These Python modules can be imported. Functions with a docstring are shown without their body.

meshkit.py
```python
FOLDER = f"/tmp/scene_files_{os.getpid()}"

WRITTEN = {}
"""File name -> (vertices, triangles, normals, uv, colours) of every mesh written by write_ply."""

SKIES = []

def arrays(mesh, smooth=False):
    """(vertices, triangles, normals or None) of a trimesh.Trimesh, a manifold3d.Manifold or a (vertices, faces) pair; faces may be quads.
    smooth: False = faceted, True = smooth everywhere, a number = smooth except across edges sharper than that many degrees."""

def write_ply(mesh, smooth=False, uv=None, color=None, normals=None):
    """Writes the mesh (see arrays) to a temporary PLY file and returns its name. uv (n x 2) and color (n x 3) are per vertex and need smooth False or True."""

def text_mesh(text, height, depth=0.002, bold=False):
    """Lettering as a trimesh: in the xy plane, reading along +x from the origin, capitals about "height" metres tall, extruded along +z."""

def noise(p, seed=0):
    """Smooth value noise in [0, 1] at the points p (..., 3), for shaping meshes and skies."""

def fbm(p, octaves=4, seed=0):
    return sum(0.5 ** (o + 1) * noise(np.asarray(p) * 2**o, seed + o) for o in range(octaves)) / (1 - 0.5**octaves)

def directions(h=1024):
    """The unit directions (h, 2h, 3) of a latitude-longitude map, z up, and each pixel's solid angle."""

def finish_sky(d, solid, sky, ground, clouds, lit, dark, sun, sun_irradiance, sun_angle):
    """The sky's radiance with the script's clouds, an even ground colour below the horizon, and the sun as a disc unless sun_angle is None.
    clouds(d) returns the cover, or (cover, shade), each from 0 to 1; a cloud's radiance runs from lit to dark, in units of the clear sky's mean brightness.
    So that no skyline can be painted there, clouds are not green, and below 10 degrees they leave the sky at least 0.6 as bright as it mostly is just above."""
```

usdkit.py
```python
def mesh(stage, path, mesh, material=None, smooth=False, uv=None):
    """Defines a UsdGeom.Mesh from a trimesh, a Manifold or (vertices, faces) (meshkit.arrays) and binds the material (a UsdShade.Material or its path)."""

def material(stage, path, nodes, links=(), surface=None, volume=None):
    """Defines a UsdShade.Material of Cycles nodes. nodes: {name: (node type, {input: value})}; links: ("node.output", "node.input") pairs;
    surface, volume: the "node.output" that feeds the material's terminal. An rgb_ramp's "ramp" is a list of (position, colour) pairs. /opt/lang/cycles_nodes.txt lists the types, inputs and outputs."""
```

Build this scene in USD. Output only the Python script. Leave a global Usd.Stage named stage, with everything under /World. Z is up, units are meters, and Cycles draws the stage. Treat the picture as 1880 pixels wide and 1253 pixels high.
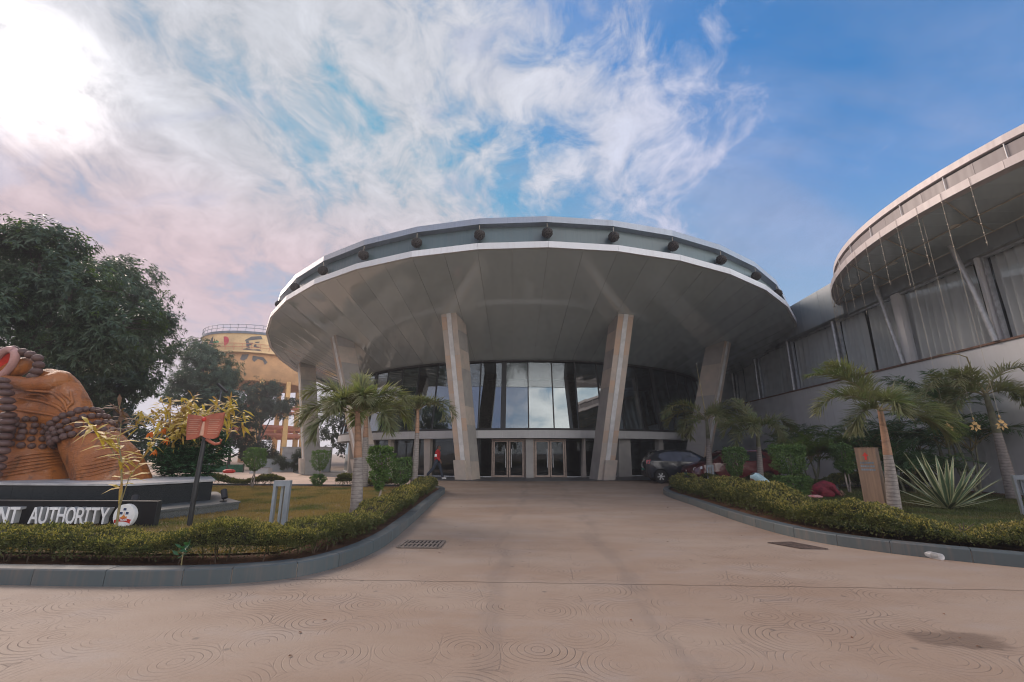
import math, random
import numpy as np, trimesh, shapely, usdkit, meshkit
from pxr import Usd, UsdGeom, UsdLux, UsdShade, Gf, Sdf
from manifold3d import Manifold, CrossSection

stage = Usd.Stage.CreateInMemory()
UsdGeom.SetStageUpAxis(stage, 'Z'); UsdGeom.SetStageMetersPerUnit(stage, 1.0)
UsdGeom.Xform.Define(stage, '/World'); UsdGeom.Scope.Define(stage, '/World/Looks')
PI = math.pi

# ------------------------------------------------------------------ node graphs
class Graph:
    def __init__(s): s.nodes = {}; s.links = []; s.k = 0
    def n(s, kind, **kw):
        s.k += 1; name = 'n%d' % s.k; vals = {}
        for k, v in kw.items():
            if isinstance(v, str) and '.' in v and v.split('.')[0] in s.nodes: s.links.append((v, name + '.' + k))
            else: vals[k] = v
        s.nodes[name] = (kind, vals)
        return name
    def m(s, op, a, b=0.5, c=0.0, clamp=False):
        return s.n('math', math_type=op, value1=a, value2=b, value3=c, use_clamp=clamp) + '.value'
    def v(s, op, a, b=(0, 0, 0), out='vector', **kw):
        return s.n('vector_math', math_type=op, vector1=a, vector2=b, **kw) + '.' + out
    def rng(s, x, a, b, c=0.0, d=1.0, kind='smoothstep'):
        return s.n('map_range', range_type=kind, value=x, from_min=a, from_max=b, to_min=c, to_max=d, clamp=True) + '.result'
    def mix(s, f, a, b, kind='mix'):
        return s.n('mix_color', blend_type=kind, fac=f, a=a, b=b) + '.result'
    def noise(s, vec, scale, detail=4, rough=0.55, dist=0.0, out='fac'):
        return s.n('noise_texture', vector=vec, scale=scale, detail=detail, roughness=rough, distortion=dist) + '.' + out
    def map(s, vec, scale=(1, 1, 1), rot=(0, 0, 0), loc=(0, 0, 0)):
        return s.n('mapping', vector=vec, scale=scale, rotation=rot, location=loc) + '.vector'
    def mix_float(s, f, a, b): return s.n('mix_float', fac=f, a=a, b=b) + '.result'
    def bump(s, h, strength=0.3, dist=0.02, normal=None):
        kw = dict(height=h, strength=strength, distance=dist)
        if normal: kw['normal'] = normal
        return s.n('bump', **kw) + '.normal'
    def out(s, name, surface=None, volume=None):
        return usdkit.material(stage, '/World/Looks/' + name, s.nodes, s.links, surface, volume)

# ------------------------------------------------------------------ camera
CAM_PITCH, CAM_YAW, FOCAL_PX = 14.269, 3.082, 810.0
cam = UsdGeom.Camera.Define(stage, '/World/camera')
cam.CreateHorizontalApertureAttr(36.0); cam.CreateFocalLengthAttr(36.0 * FOCAL_PX / 1880)
cam.AddTranslateOp().Set(Gf.Vec3d(0, 0, 1.35)); cam.AddRotateZOp().Set(CAM_YAW); cam.AddRotateXOp().Set(90 + CAM_PITCH)
cam.CreateClippingRangeAttr((0.05, 5000.0)); cam.CreateFStopAttr(0.0)
cam.CreateExposureAttr(2.05)

# ------------------------------------------------------------------ sun and sky
SUN = np.array([-0.7216, 0.4629, 0.5148])
SUN_EL, SUN_ROT = math.asin(SUN[2]), math.atan2(SUN[0], SUN[1])
sun = UsdLux.DistantLight.Define(stage, '/World/sun')
sun.CreateIntensityAttr(0.27); sun.CreateAngleAttr(35.0); sun.CreateColorAttr(Gf.Vec3f(1.0, 0.82, 0.70)); sun.CreateNormalizeAttr(True)
sun.AddRotateZOp().Set(math.degrees(math.atan2(SUN[1], SUN[0])) + 90); sun.AddRotateXOp().Set(90 - math.degrees(SUN_EL))

def make_sky():
    g = Graph()
    d = g.n('texture_coordinate') + '.generated'
    sky = g.n('sky_texture', sky_type='single_scattering', sun_disc=False, sun_elevation=SUN_EL, sun_rotation=SUN_ROT, altitude=100.0, air_density=1.6, aerosol_density=0.5, ozone_density=3.0) + '.color'
    xyz = g.n('separate_xyz', vector=d); z = xyz + '.z'
    zc = g.m('maximum', z, 0.0)
    s = g.v('dot_product', d, tuple(map(float, SUN)), out='value')
    flat = g.v('scale', d, scale=g.m('divide', 1.0, g.m('add', zc, 0.30)))
    # torn altocumulus streaming away from the sun's side, thinning to veils opposite
    wob = g.v('scale', g.v('subtract', g.noise(flat, 2.2, 3, 0.5, out='color'), (0.5, 0.5, 0.5)), scale=0.25)
    fw = g.v('add', flat, wob)
    n1 = g.noise(g.map(fw, scale=(1.35, 1.0, 1.0), rot=(0, 0, 0.35), loc=(3.1, 1.7, 0)), 2.6, 10, 0.58, 0.2)
    n2 = g.noise(g.map(fw, scale=(1.3, 1.0, 1.0), rot=(0, 0, 0.25), loc=(-2.2, 0.6, 0)), 9.0, 8, 0.66, 0.5)
    n0 = g.noise(g.map(flat, loc=(0.2, 7.3, 0)), 1.0, 3, 0.5, 0.3)
    body = g.m('add', g.m('add', g.m('multiply', n1, 0.50), g.m('multiply', n2, 0.28)), g.m('multiply', n0, 0.22))
    side = g.rng(s, -0.05, 0.95, 0.0, 1.0, 'linear')
    # the cloud deck covers the whole sky but for one wide blue gap on the right
    gap = g.rng(g.m('add', g.v('dot_product', d, (0.745, 0.490, 0.452), out='value'), g.m('multiply', g.m('subtract', n0, 0.5), 0.5)), 0.50, 0.92)
    deck = g.m('maximum', side, g.m('multiply', g.m('subtract', 1.0, gap), 0.86))
    amount = g.m('add', body, g.m('multiply', deck, 0.26))
    cover = g.rng(amount, 0.585, 0.74)
    thin = g.rng(g.noise(g.map(flat, scale=(0.55, 1.35, 1), rot=(0, 0, 0.95), loc=(2.9, 1.2, 0)), 1.6, 7, 0.55, 0.5), 0.46, 0.70, 0.0, 0.46)
    cover = g.m('maximum', g.m('multiply', cover, 0.94), thin)
    thick = g.rng(g.m('add', g.m('multiply', n1, 0.5), g.m('multiply', n2, 0.5)), 0.36, 0.66, 0.60, 1.14, 'linear')
    front = g.rng(s, -0.10, -0.45)  # cloud and haze behind the camera, brightened to fill-light the building fronts
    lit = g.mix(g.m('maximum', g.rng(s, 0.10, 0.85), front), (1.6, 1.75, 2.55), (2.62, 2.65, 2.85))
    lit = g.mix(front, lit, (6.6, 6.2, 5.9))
    pink = g.m('multiply', g.rng(z, 0.56, 0.30), g.rng(s, 0.40, 0.86))
    lit = g.mix(g.m('multiply', pink, 0.85), lit, (2.95, 2.0, 2.0))
    lit = g.v('scale', lit, scale=thick)
    dark = g.rng(g.noise(g.map(fw, scale=(0.9, 1.5, 1), rot=(0, 0, 0.5), loc=(7, 2, 0)), 2.6, 6, 0.55, 0.5), 0.54, 0.68, 0.0, 0.55)
    lit = g.mix(dark, lit, (1.45, 1.6, 2.15))
    blue = g.v('minimum', g.v('multiply', sky, SKY_TINT), (0.85, 1.45, 2.25))
    col = g.mix(cover, blue, lit)
    low = g.m('multiply', g.rng(z, 0.62, 0.05), 0.80)
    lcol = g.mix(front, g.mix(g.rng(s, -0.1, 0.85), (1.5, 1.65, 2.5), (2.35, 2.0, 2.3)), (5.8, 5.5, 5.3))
    col = g.mix(low, col, lcol)
    white = g.m('multiply', g.rng(z, 0.27, 0.0), 0.85)
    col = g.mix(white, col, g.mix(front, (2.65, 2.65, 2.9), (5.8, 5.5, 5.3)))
    sp = g.m('maximum', s, 0.0)
    glow = g.m('add', g.m('multiply', g.m('power', sp, 320.0), 5.0), g.m('multiply', g.m('power', sp, 30.0), 0.15))
    glow = g.m('multiply', glow, g.rng(g.m('add', n1, n2), 0.70, 1.25, 0.05, 1.25))
    col = g.v('add', col, g.v('scale', (1.0, 0.90, 0.84), scale=glow))
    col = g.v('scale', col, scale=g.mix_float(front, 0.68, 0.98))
    bg = g.n('background_shader', color=col, strength=0.1)
    return g.out('sky_light', surface=bg + '.background')
HAZE = 0.0013
SKY_TINT = (0.125, 0.40, 0.62)
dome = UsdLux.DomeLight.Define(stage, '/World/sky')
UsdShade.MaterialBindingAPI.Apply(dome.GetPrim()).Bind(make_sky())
dome.GetPrim().SetCustomDataByKey('kind', 'structure')

# ------------------------------------------------------------------ materials
def mat(name, color, rough=0.6, var=0.12, scale=6.0, bump=0.0, bscale=40.0, metal=0.0, spec=0.5, coat=0.0, color2=None, stretch=(1, 1, 1), detail=5, bdist=0.01):
    g = Graph(); p = g.n('geometry') + '.position'; q = g.map(p, scale=stretch)
    n = g.noise(q, scale, detail, 0.6)
    c = np.array(color, float); c2 = np.array(color2, float) if color2 is not None else c * (1 + 2 * var)
    c1 = c if color2 is not None else c * (1 - 2 * var)
    col = g.mix(g.rng(n, 0.3, 0.7), tuple(c1), tuple(np.clip(c2, 0, 1)))
    kw = dict(base_color=col, roughness=g.rng(n, 0.2, 0.8, max(rough - 0.08, 0.02), min(rough + 0.08, 1), 'linear'), metallic=metal, specular_ior_level=spec, coat_weight=coat, coat_roughness=0.08)
    if bump: kw['normal'] = g.bump(g.noise(q, bscale, 4, 0.6), bump, bdist)
    return g.out(name, surface=g.n('principled_bsdf', **kw) + '.BSDF')

def leafmat(name, c1, c2, c3=None, trans=0.35, rough=0.45, vscale=2.0):
    g = Graph(); geo = g.n('geometry'); p = geo + '.position'
    r = geo + '.random_per_island'
    col = g.mix(r, c1, c2)
    if c3 is not None: col = g.mix(g.rng(g.noise(p, vscale, 3), 0.45, 0.68), col, c3)
    b = g.n('principled_bsdf', base_color=col, roughness=rough, specular_ior_level=0.4) + '.BSDF'
    t = g.n('translucent_bsdf', color=g.v('multiply', col, (1.3, 1.5, 0.7))) + '.BSDF'
    return g.out(name, surface=g.n('mix_closure', fac=trans, closure1=b, closure2=t) + '.closure')

def glassmat(name, tint=(0.25, 0.32, 0.33), refl=0.28, ior=1.55, wav=0.0):
    g = Graph(); p = g.n('geometry') + '.position'
    kw = {}
    if wav: kw['normal'] = g.bump(g.noise(g.map(p, scale=(1, 1, 0.35)), 0.9, 1, 0.4), wav, 0.05)
    f = g.m('add', g.m('multiply', g.m('power', g.n('layer_weight', blend=0.5) + '.facing', 4.0), 1 - refl), refl, clamp=True)
    gl = g.n('glossy_bsdf', color=(0.78, 0.88, 0.92), roughness=0.01, **kw) + '.BSDF'
    tr = g.n('transparent_bsdf', color=tint) + '.BSDF'
    return g.out(name, surface=g.n('mix_closure', fac=f, closure1=tr, closure2=gl) + '.closure')

def driveway_mat():
    g = Graph(); p = g.n('geometry') + '.position'
    flat = g.v('multiply', p, (1, 1, 0))
    warp = g.v('add', flat, g.v('scale', g.v('subtract', g.noise(flat, 1.3, 2, out='color'), (0.5, 0.5, 0.5)), scale=0.10))
    vd = g.n('voronoi_texture', dimensions='2D', feature='f1', vector=warp, scale=1.85, randomness=0.68) + '.distance'
    ring = g.m('abs' if False else 'absolute', g.m('sine', g.m('multiply', vd, PI / (0.050 * 1.85))))
    groove = g.rng(ring, 0.0, 0.34, 1.0, 0.0)
    edge = g.n('voronoi_texture', dimensions='2D', feature='distance_to_edge', vector=warp, scale=1.85, randomness=0.68) + '.distance'
    rim = g.rng(edge, 0.0, 0.02, 1.0, 0.0)
    wear = g.rng(g.noise(flat, 0.55, 4, 0.6), 0.40, 0.58)
    wear2 = g.rng(g.noise(g.map(flat, loc=(9, 3, 0)), 2.2, 5, 0.68), 0.38, 0.58)
    mark = g.m('multiply', g.m('multiply', g.m('maximum', groove, g.m('multiply', rim, 0.6)), wear2), g.m('add', g.m('multiply', wear, 0.85), 0.15))
    big = g.noise(g.map(flat, scale=(0.6, 1.5, 1)), 0.5, 6, 0.62)
    col = g.mix(g.rng(big, 0.32, 0.68), (0.265, 0.187, 0.132), (0.32, 0.25, 0.192))
    dust = g.rng(g.noise(g.map(flat, scale=(1, 2.2, 1), rot=(0, 0, 0.2), loc=(4, 1, 0)), 0.9, 6, 0.65), 0.48, 0.75, 0, 0.55)
    col = g.mix(dust, col, (0.30, 0.255, 0.225))
    fine = g.noise(flat, 55.0, 5, 0.7)
    col = g.mix(g.rng(fine, 0.3, 0.7, 0.0, 0.16), col, (0.25, 0.18, 0.145))
    grit = g.rng(g.noise(flat, 14, 3, 0.6), 0.66, 0.74, 0, 0.35)
    col = g.mix(grit, col, (0.27, 0.2, 0.16))
    col = g.mix(g.m('multiply', mark, 0.60), col, (0.13, 0.095, 0.08))
    drip = g.n('voronoi_texture', dimensions='2D', feature='f1', vector=g.map(flat, loc=(3.3, 8.1, 0)), scale=1.3, randomness=1.0)
    spot = g.rng(drip + '.distance', 0.012, 0.045, 0.55, 0.0)
    col = g.mix(g.m('multiply', spot, g.rng(g.n('separate_color', color=drip + '.color') + '.r', 0.55, 0.8)), col, (0.09, 0.075, 0.065))
    lane = g.m('absolute', g.m('subtract', g.m('absolute', g.m('subtract', g.m('add', g.n('separate_xyz', vector=warp) + '.x', g.m('multiply', g.noise(flat, 0.18, 1), 1.6)), 1.1)), 0.78))
    tyre = g.m('multiply', g.rng(lane, 0.05, 0.24, 0.30, 0.0), g.rng(g.noise(g.map(flat, scale=(3, 0.5, 1)), 1.2, 5, 0.6), 0.40, 0.62))
    col = g.mix(tyre, col, (0.14, 0.115, 0.10))
    # a wet brown spill on the right
    q = g.v('subtract', flat, (3.12, 3.93, 0.0))
    q = g.v('add', q, g.v('scale', g.v('subtract', g.noise(flat, 5.0, 4, 0.65, out='color'), (0.5, 0.5, 0.5)), scale=0.34))
    q = g.map(q, scale=(2.6, 5.2, 1.0), rot=(0, 0, 0.35))
    spill = g.rng(g.v('length', q, out='value'), 0.62, 1.0, 1.0, 0.0)
    col = g.mix(g.m('multiply', spill, 0.72), col, (0.15, 0.105, 0.075))
    rough = g.m('subtract', g.rng(fine, 0.2, 0.8, 0.62, 0.85, 'linear'), g.m('multiply', spill, 0.25))
    h = g.m('add', g.m('multiply', mark, -1.0), g.m('multiply', fine, 0.25))
    b = g.n('principled_bsdf', base_color=col, roughness=rough, specular_ior_level=0.35, normal=g.bump(h, 0.55, 0.012)) + '.BSDF'
    return g.out('stamped_concrete', surface=b)

def streak_mat(name, color, rough, dirt=(0.2, 0.18, 0.16), amount=0.35, metal=0.0, spec=0.5, scale=1.0, ripple=0.0, coat=0.0):
    """Panels with faint vertical run-off streaks; ripple = oil-canning of thin sheet."""
    g = Graph(); p = g.n('geometry') + '.position'
    st = g.noise(g.map(p, scale=(3.0, 3.0, 0.18)), 2.4 * scale, 6, 0.62)
    cl = g.noise(p, 0.8, 4, 0.6)
    pan = g.n('object_info') + '.random'
    base = g.mix(g.rng(pan, 0, 1, 0, 1, 'linear'), tuple(np.array(color) * 0.93), tuple(np.array(color) * 1.07))
    col = g.mix(g.m('multiply', g.rng(g.m('add', g.m('multiply', st, 0.6), g.m('multiply', cl, 0.4)), 0.46, 0.70), amount), base, dirt)
    kw = {}
    if ripple: kw['normal'] = g.bump(g.noise(g.map(p, scale=(1, 1, 1)), 1.1, 2, 0.5), ripple, 0.06)
    b = g.n('principled_bsdf', base_color=col, roughness=g.rng(st, 0.3, 0.7, rough * 0.85, min(1, rough * 1.2), 'linear'), metallic=metal, specular_ior_level=spec, coat_weight=coat, coat_roughness=0.06, **kw) + '.BSDF'
    return g.out(name, surface=b)

def statue_mat():
    g = Graph(); p = g.n('geometry') + '.position'
    n = g.noise(g.map(p, scale=(1, 1, 0.6)), 1.6, 6, 0.6)
    col = g.mix(g.rng(n, 0.3, 0.7), (0.34, 0.118, 0.028), (0.22, 0.070, 0.020))
    pt = g.rng(g.n('geometry') + '.pointiness', 0.47, 0.54)
    streak = g.noise(g.map(p, scale=(3.2, 3.2, 1.1), rot=(0.1, 0.6, 0)), 1.9, 7, 0.66, 0.4)
    col = g.mix(g.rng(streak, 0.50, 0.70, 0, 0.7), col, (0.075, 0.036, 0.022))
    col = g.mix(g.rng(g.noise(p, 3.1, 5, 0.65), 0.56, 0.72, 0, 0.5), col, (0.46, 0.27, 0.18))
    h = g.m('add', g.noise(g.map(p, scale=(3, 3, 9), rot=(0, 0.6, 0)), 2.2, 5, 0.6), g.m('multiply', g.noise(p, 26, 4, 0.6), 0.25))
    b = g.n('principled_bsdf', base_color=col, roughness=0.38, specular_ior_level=0.5, normal=g.bump(h, 0.5, 0.05)) + '.BSDF'
    return g.out('painted_terracotta', surface=b)

def trunk_mat(name, c1, c2, rings=9.0, dark=(0.10, 0.08, 0.07)):
    g = Graph(); p = g.n('geometry') + '.position'
    z = g.n('separate_xyz', vector=p) + '.z'
    zz = g.m('add', g.m('multiply', z, rings), g.m('multiply', g.noise(p, 5, 2), 0.5))
    fr = g.m('fraction', zz)
    line = g.rng(fr, 0.0, 0.22, 1.0, 0.0)
    n = g.noise(g.map(p, scale=(1, 1, 2.5)), 9, 5, 0.6)
    col = g.mix(g.rng(n, 0.3, 0.7), c1, c2)
    col = g.mix(g.m('multiply', line, 0.75), col, dark)
    b = g.n('principled_bsdf', base_color=col, roughness=0.8, normal=g.bump(g.m('add', g.m('multiply', line, -0.6), n), 0.5, 0.02)) + '.BSDF'
    return g.out(name, surface=b)

MAT = dict(
    driveway=driveway_mat(),
    ground=mat('dusty_ground', (0.20, 0.15, 0.11), 0.9, 0.15, 0.6, 0.3, 20),
    plaza=mat('plaza_concrete', (0.50, 0.38, 0.31), 0.8, 0.08, 0.7, 0.15, 30),
    apron=mat('granite_apron', (0.085, 0.088, 0.092), 0.5, 0.12, 3.0),
    soil=mat('red_soil', (0.155, 0.075, 0.042), 0.95, 0.2, 4.0, 0.8, 30, bdist=0.03),
    turf_dry=mat('dry_turf', (0.20, 0.125, 0.05), 0.95, 0, 1.2, 0.6, 40, color2=(0.13, 0.115, 0.045)),
    turf_green=mat('green_turf', (0.05, 0.058, 0.022), 0.95, 0, 1.2, 0.6, 40, color2=(0.085, 0.075, 0.03)),
    blade_dry=leafmat('dry_blades', (0.28, 0.19, 0.075), (0.17, 0.145, 0.05), (0.11, 0.12, 0.038), 0.3, 0.6, 0.8),
    blade_green=leafmat('green_blades', (0.075, 0.095, 0.028), (0.05, 0.075, 0.02), (0.12, 0.10, 0.04), 0.3, 0.6, 0.8),
    kerb=streak_mat('slate_kerb', (0.066, 0.083, 0.088), 0.55, (0.17, 0.13, 0.105), 0.55, scale=2.0),
    kerb_top=None,
    mortar=mat('mortar', (0.36, 0.29, 0.24), 0.9, 0.15, 8),
    soffit=streak_mat('soffit_panel', (0.47, 0.535, 0.54), 0.07, (0.44, 0.50, 0.505), 0.18, spec=1.0, ripple=0.035, coat=0.6),
    joint=mat('sealant', (0.46, 0.47, 0.47), 0.7, 0.05, 6),
    trim=streak_mat('brushed_trim', (0.68, 0.69, 0.70), 0.5, (0.55, 0.53, 0.52), 0.4, metal=0.0),
    trim_dull=streak_mat('dull_trim', (0.50, 0.45, 0.445), 0.5, (0.36, 0.31, 0.30), 0.5),
    cap=streak_mat('steel_cap', (0.30, 0.33, 0.38), 0.35, (0.22, 0.22, 0.23), 0.35, metal=0.5),
    fascia=streak_mat('slate_fascia', (0.095, 0.135, 0.145), 0.32, (0.08, 0.085, 0.09), 0.4, spec=0.6),
    fascia_warm=streak_mat('bronze_grey_fascia', (0.20, 0.178, 0.180), 0.5, (0.16, 0.135, 0.13), 0.4, metal=0.0, ripple=0.08),
    wing_panel=streak_mat('wing_panel', (0.29, 0.325, 0.345), 0.34, (0.30, 0.30, 0.30), 0.45, spec=0.6),
    roof=mat('roof_sheet', (0.30, 0.31, 0.32), 0.5, 0.08, 2),
    stone=mat('sandstone', (0.50, 0.42, 0.36), 0.62, 0, 1.6, 0.15, 24, color2=(0.40, 0.36, 0.32)),
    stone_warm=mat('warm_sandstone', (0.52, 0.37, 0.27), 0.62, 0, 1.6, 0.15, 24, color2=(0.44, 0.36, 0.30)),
    stone_grey_or_shade=mat('grey_or_shaded_stone', (0.36, 0.34, 0.32), 0.6, 0, 1.4, 0.15, 24, color2=(0.29, 0.28, 0.27)),  # true grey on the piers, painted shade on the column sides
    strip=mat('white_strip', (0.60, 0.60, 0.60), 0.45, 0.06, 3),
    glass=glassmat('tinted_glass', (0.16, 0.22, 0.22), 0.30, 1.6, 0.06),
    glass_low=glassmat('dark_glass', (0.30, 0.34, 0.34), 0.06, 1.45, 0.03),
    glass_wing=glassmat('clear_glass', (0.93, 0.95, 0.95), 0.09, 1.4, 0.03),
    black_metal=mat('black_metal', (0.018, 0.02, 0.022), 0.4, 0.1, 5),
    band=streak_mat('grey_band', (0.48, 0.48, 0.48), 0.5, (0.36, 0.35, 0.35), 0.35),
    bronze=mat('rose_bronze_frame', (0.30, 0.235, 0.20), 0.42, 0.08, 6, metal=0.3),
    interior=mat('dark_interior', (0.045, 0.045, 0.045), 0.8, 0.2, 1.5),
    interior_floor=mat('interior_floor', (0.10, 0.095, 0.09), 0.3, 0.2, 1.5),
    plaster=streak_mat('grey_plaster', (0.76, 0.765, 0.77), 0.8, (0.60, 0.59, 0.58), 0.4),
    rust=mat('rusty_sill', (0.22, 0.13, 0.095), 0.7, 0.2, 8),
    curtain=None,
    white_metal=mat('pale_metal', (0.50, 0.52, 0.54), 0.35, 0.06, 5, metal=0.4),
    dark_gap=mat('dark_gap', (0.02, 0.022, 0.024), 0.7, 0.1, 3),
    granite=mat('black_granite', (0.010, 0.012, 0.013), 0.22, 0, 90, 0.0, spec=0.25, color2=(0.028, 0.033, 0.036)),
    granite_top=mat('pale_coping', (0.42, 0.41, 0.40), 0.5, 0.1, 3),
    granite_step=mat('grey_granite', (0.06, 0.068, 0.072), 0.35, 0, 60, color2=(0.13, 0.14, 0.14)),
    terracotta=statue_mat(),
    bead=mat('brown_bead', (0.06, 0.030, 0.024), 0.5, 0, 3.0, 0.5, 14, color2=(0.12, 0.066, 0.056), bdist=0.03),
    rose=mat('rose_rim', (0.42, 0.235, 0.215), 0.45, 0.12, 3),
    signblack=mat('black_board', (0.008, 0.008, 0.009), 0.45, 0.1, 4, spec=0.25),
    letter=mat('white_letter', (0.78, 0.78, 0.78), 0.5, 0.04, 3),
    letter_side=mat('letter_return', (0.30, 0.31, 0.32), 0.55, 0.05, 3),
    navy=mat('navy_paint', (0.03, 0.05, 0.12), 0.5, 0.1, 4),
    red=mat('red_paint', (0.50, 0.03, 0.02), 0.5, 0.08, 4),
    orange=mat('orange_paint', (0.62, 0.22, 0.04), 0.5, 0.08, 4),
    plaque=mat('red_clay_plaque', (0.36, 0.105, 0.06), 0.6, 0.12, 4, 0.2, 20),
    plaque_ink=mat('pale_ink', (0.52, 0.30, 0.21), 0.7, 0.1, 4),
    aluminium=mat('grey_aluminium', (0.225, 0.25, 0.275), 0.4, 0.06, 4, metal=0.3),
    wood_sign=mat('brown_laminate', (0.30, 0.20, 0.135), 0.4, 0, 2.0, 0.1, 12, color2=(0.185, 0.125, 0.09), stretch=(6, 6, 0.35)),
    faded_blue=mat('faded_blue', (0.16, 0.22, 0.28), 0.6, 0.15, 6),
    ball=mat('dark_wicker', (0.035, 0.030, 0.028), 0.7, 0.3, 18),
    palm_grey=trunk_mat('palm_trunk', (0.30, 0.265, 0.24), (0.20, 0.175, 0.16), 13),
    palm_warm=trunk_mat('palm_crownshaft', (0.42, 0.24, 0.155), (0.30, 0.19, 0.13), 3, (0.22, 0.13, 0.09)),
    palm_green=mat('green_crownshaft', (0.17, 0.17, 0.10), 0.5, 0.2, 5),
    palm_leaf=leafmat('foxtail_leaf', (0.21, 0.205, 0.11), (0.46, 0.385, 0.28), (0.15, 0.195, 0.09), 0.3, 0.45, 3.0),
    palm_leaf_dark=leafmat('areca_leaf', (0.08, 0.15, 0.065), (0.17, 0.24, 0.09), (0.055, 0.11, 0.055), 0.3, 0.4, 2.0),
    palm_leaf_lime=leafmat('young_areca_leaf', (0.17, 0.24, 0.05), (0.27, 0.29, 0.07), (0.09, 0.16, 0.05), 0.35, 0.4, 2.0),
    rachis=mat('leaf_stalk', (0.24, 0.20, 0.09), 0.5, 0.15, 6),
    hedge_leaf=leafmat('hedge_leaf', (0.095, 0.098, 0.032), (0.165, 0.145, 0.052), (0.070, 0.085, 0.032), 0.3, 0.5, 5.0),
    hedge_tip=leafmat('hedge_tip', (0.32, 0.26, 0.08), (0.44, 0.34, 0.11), (0.24, 0.23, 0.07), 0.35, 0.5, 3.0),
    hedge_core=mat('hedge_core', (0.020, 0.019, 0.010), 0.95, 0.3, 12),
    twig=mat('twig', (0.075, 0.05, 0.035), 0.9, 0.2, 8),
    ficus=leafmat('topiary_leaf', (0.11, 0.18, 0.055), (0.34, 0.36, 0.14), (0.075, 0.14, 0.05), 0.3, 0.35, 6.0),
    bark=mat('dark_bark', (0.055, 0.045, 0.04), 0.9, 0.25, 4, 0.7, 12, bdist=0.03),
    bark_pale=mat('pale_bark', (0.25, 0.21, 0.18), 0.85, 0.2, 6, 0.5, 18),
    tree_leaf=leafmat('mango_leaf', (0.065, 0.10, 0.062), (0.14, 0.17, 0.115), (0.05, 0.082, 0.05), 0.22, 0.30, 0.7),
    tree_young=leafmat('young_mango_leaf', (0.075, 0.12, 0.03), (0.15, 0.12, 0.045), (0.05, 0.09, 0.03), 0.4, 0.4, 0.7),
    tree_far=leafmat('far_leaf', (0.045, 0.065, 0.04), (0.075, 0.092, 0.055), (0.03, 0.045, 0.03), 0.25, 0.6, 0.4),
    broad=leafmat('broad_leaf', (0.035, 0.10, 0.04), (0.08, 0.17, 0.07), (0.03, 0.075, 0.035), 0.2, 0.28, 2.0),
    yellow_leaf=leafmat('yellow_leaf', (0.52, 0.37, 0.06), (0.28, 0.27, 0.06), (0.40, 0.22, 0.08), 0.4, 0.45, 3.0),
    dry_leaf=leafmat('dry_leaf', (0.16, 0.085, 0.05), (0.09, 0.05, 0.035), None, 0.2, 0.7),
    flower=leafmat('orange_flower', (0.72, 0.20, 0.015), (0.70, 0.33, 0.02), None, 0.4, 0.5),
    cream=mat('cream_plant_pot', (0.5, 0.47, 0.42), 0.7, 0.1, 4),
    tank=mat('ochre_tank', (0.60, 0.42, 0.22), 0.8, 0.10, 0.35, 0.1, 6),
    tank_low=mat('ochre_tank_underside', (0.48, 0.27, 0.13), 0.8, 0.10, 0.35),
    tank_leg=mat('ochre_leg', (0.56, 0.33, 0.13), 0.8, 0.10, 0.5),
    tank_tie=mat('terracotta_tie', (0.45, 0.16, 0.09), 0.8, 0.10, 0.5),
    mural=mat('mural_charcoal', (0.10, 0.095, 0.095), 0.8, 0.15, 1),
    mural_red=mat('mural_red', (0.45, 0.05, 0.07), 0.8, 0.1, 1),
    mural_green=mat('mural_green', (0.06, 0.28, 0.14), 0.8, 0.1, 1),
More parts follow.
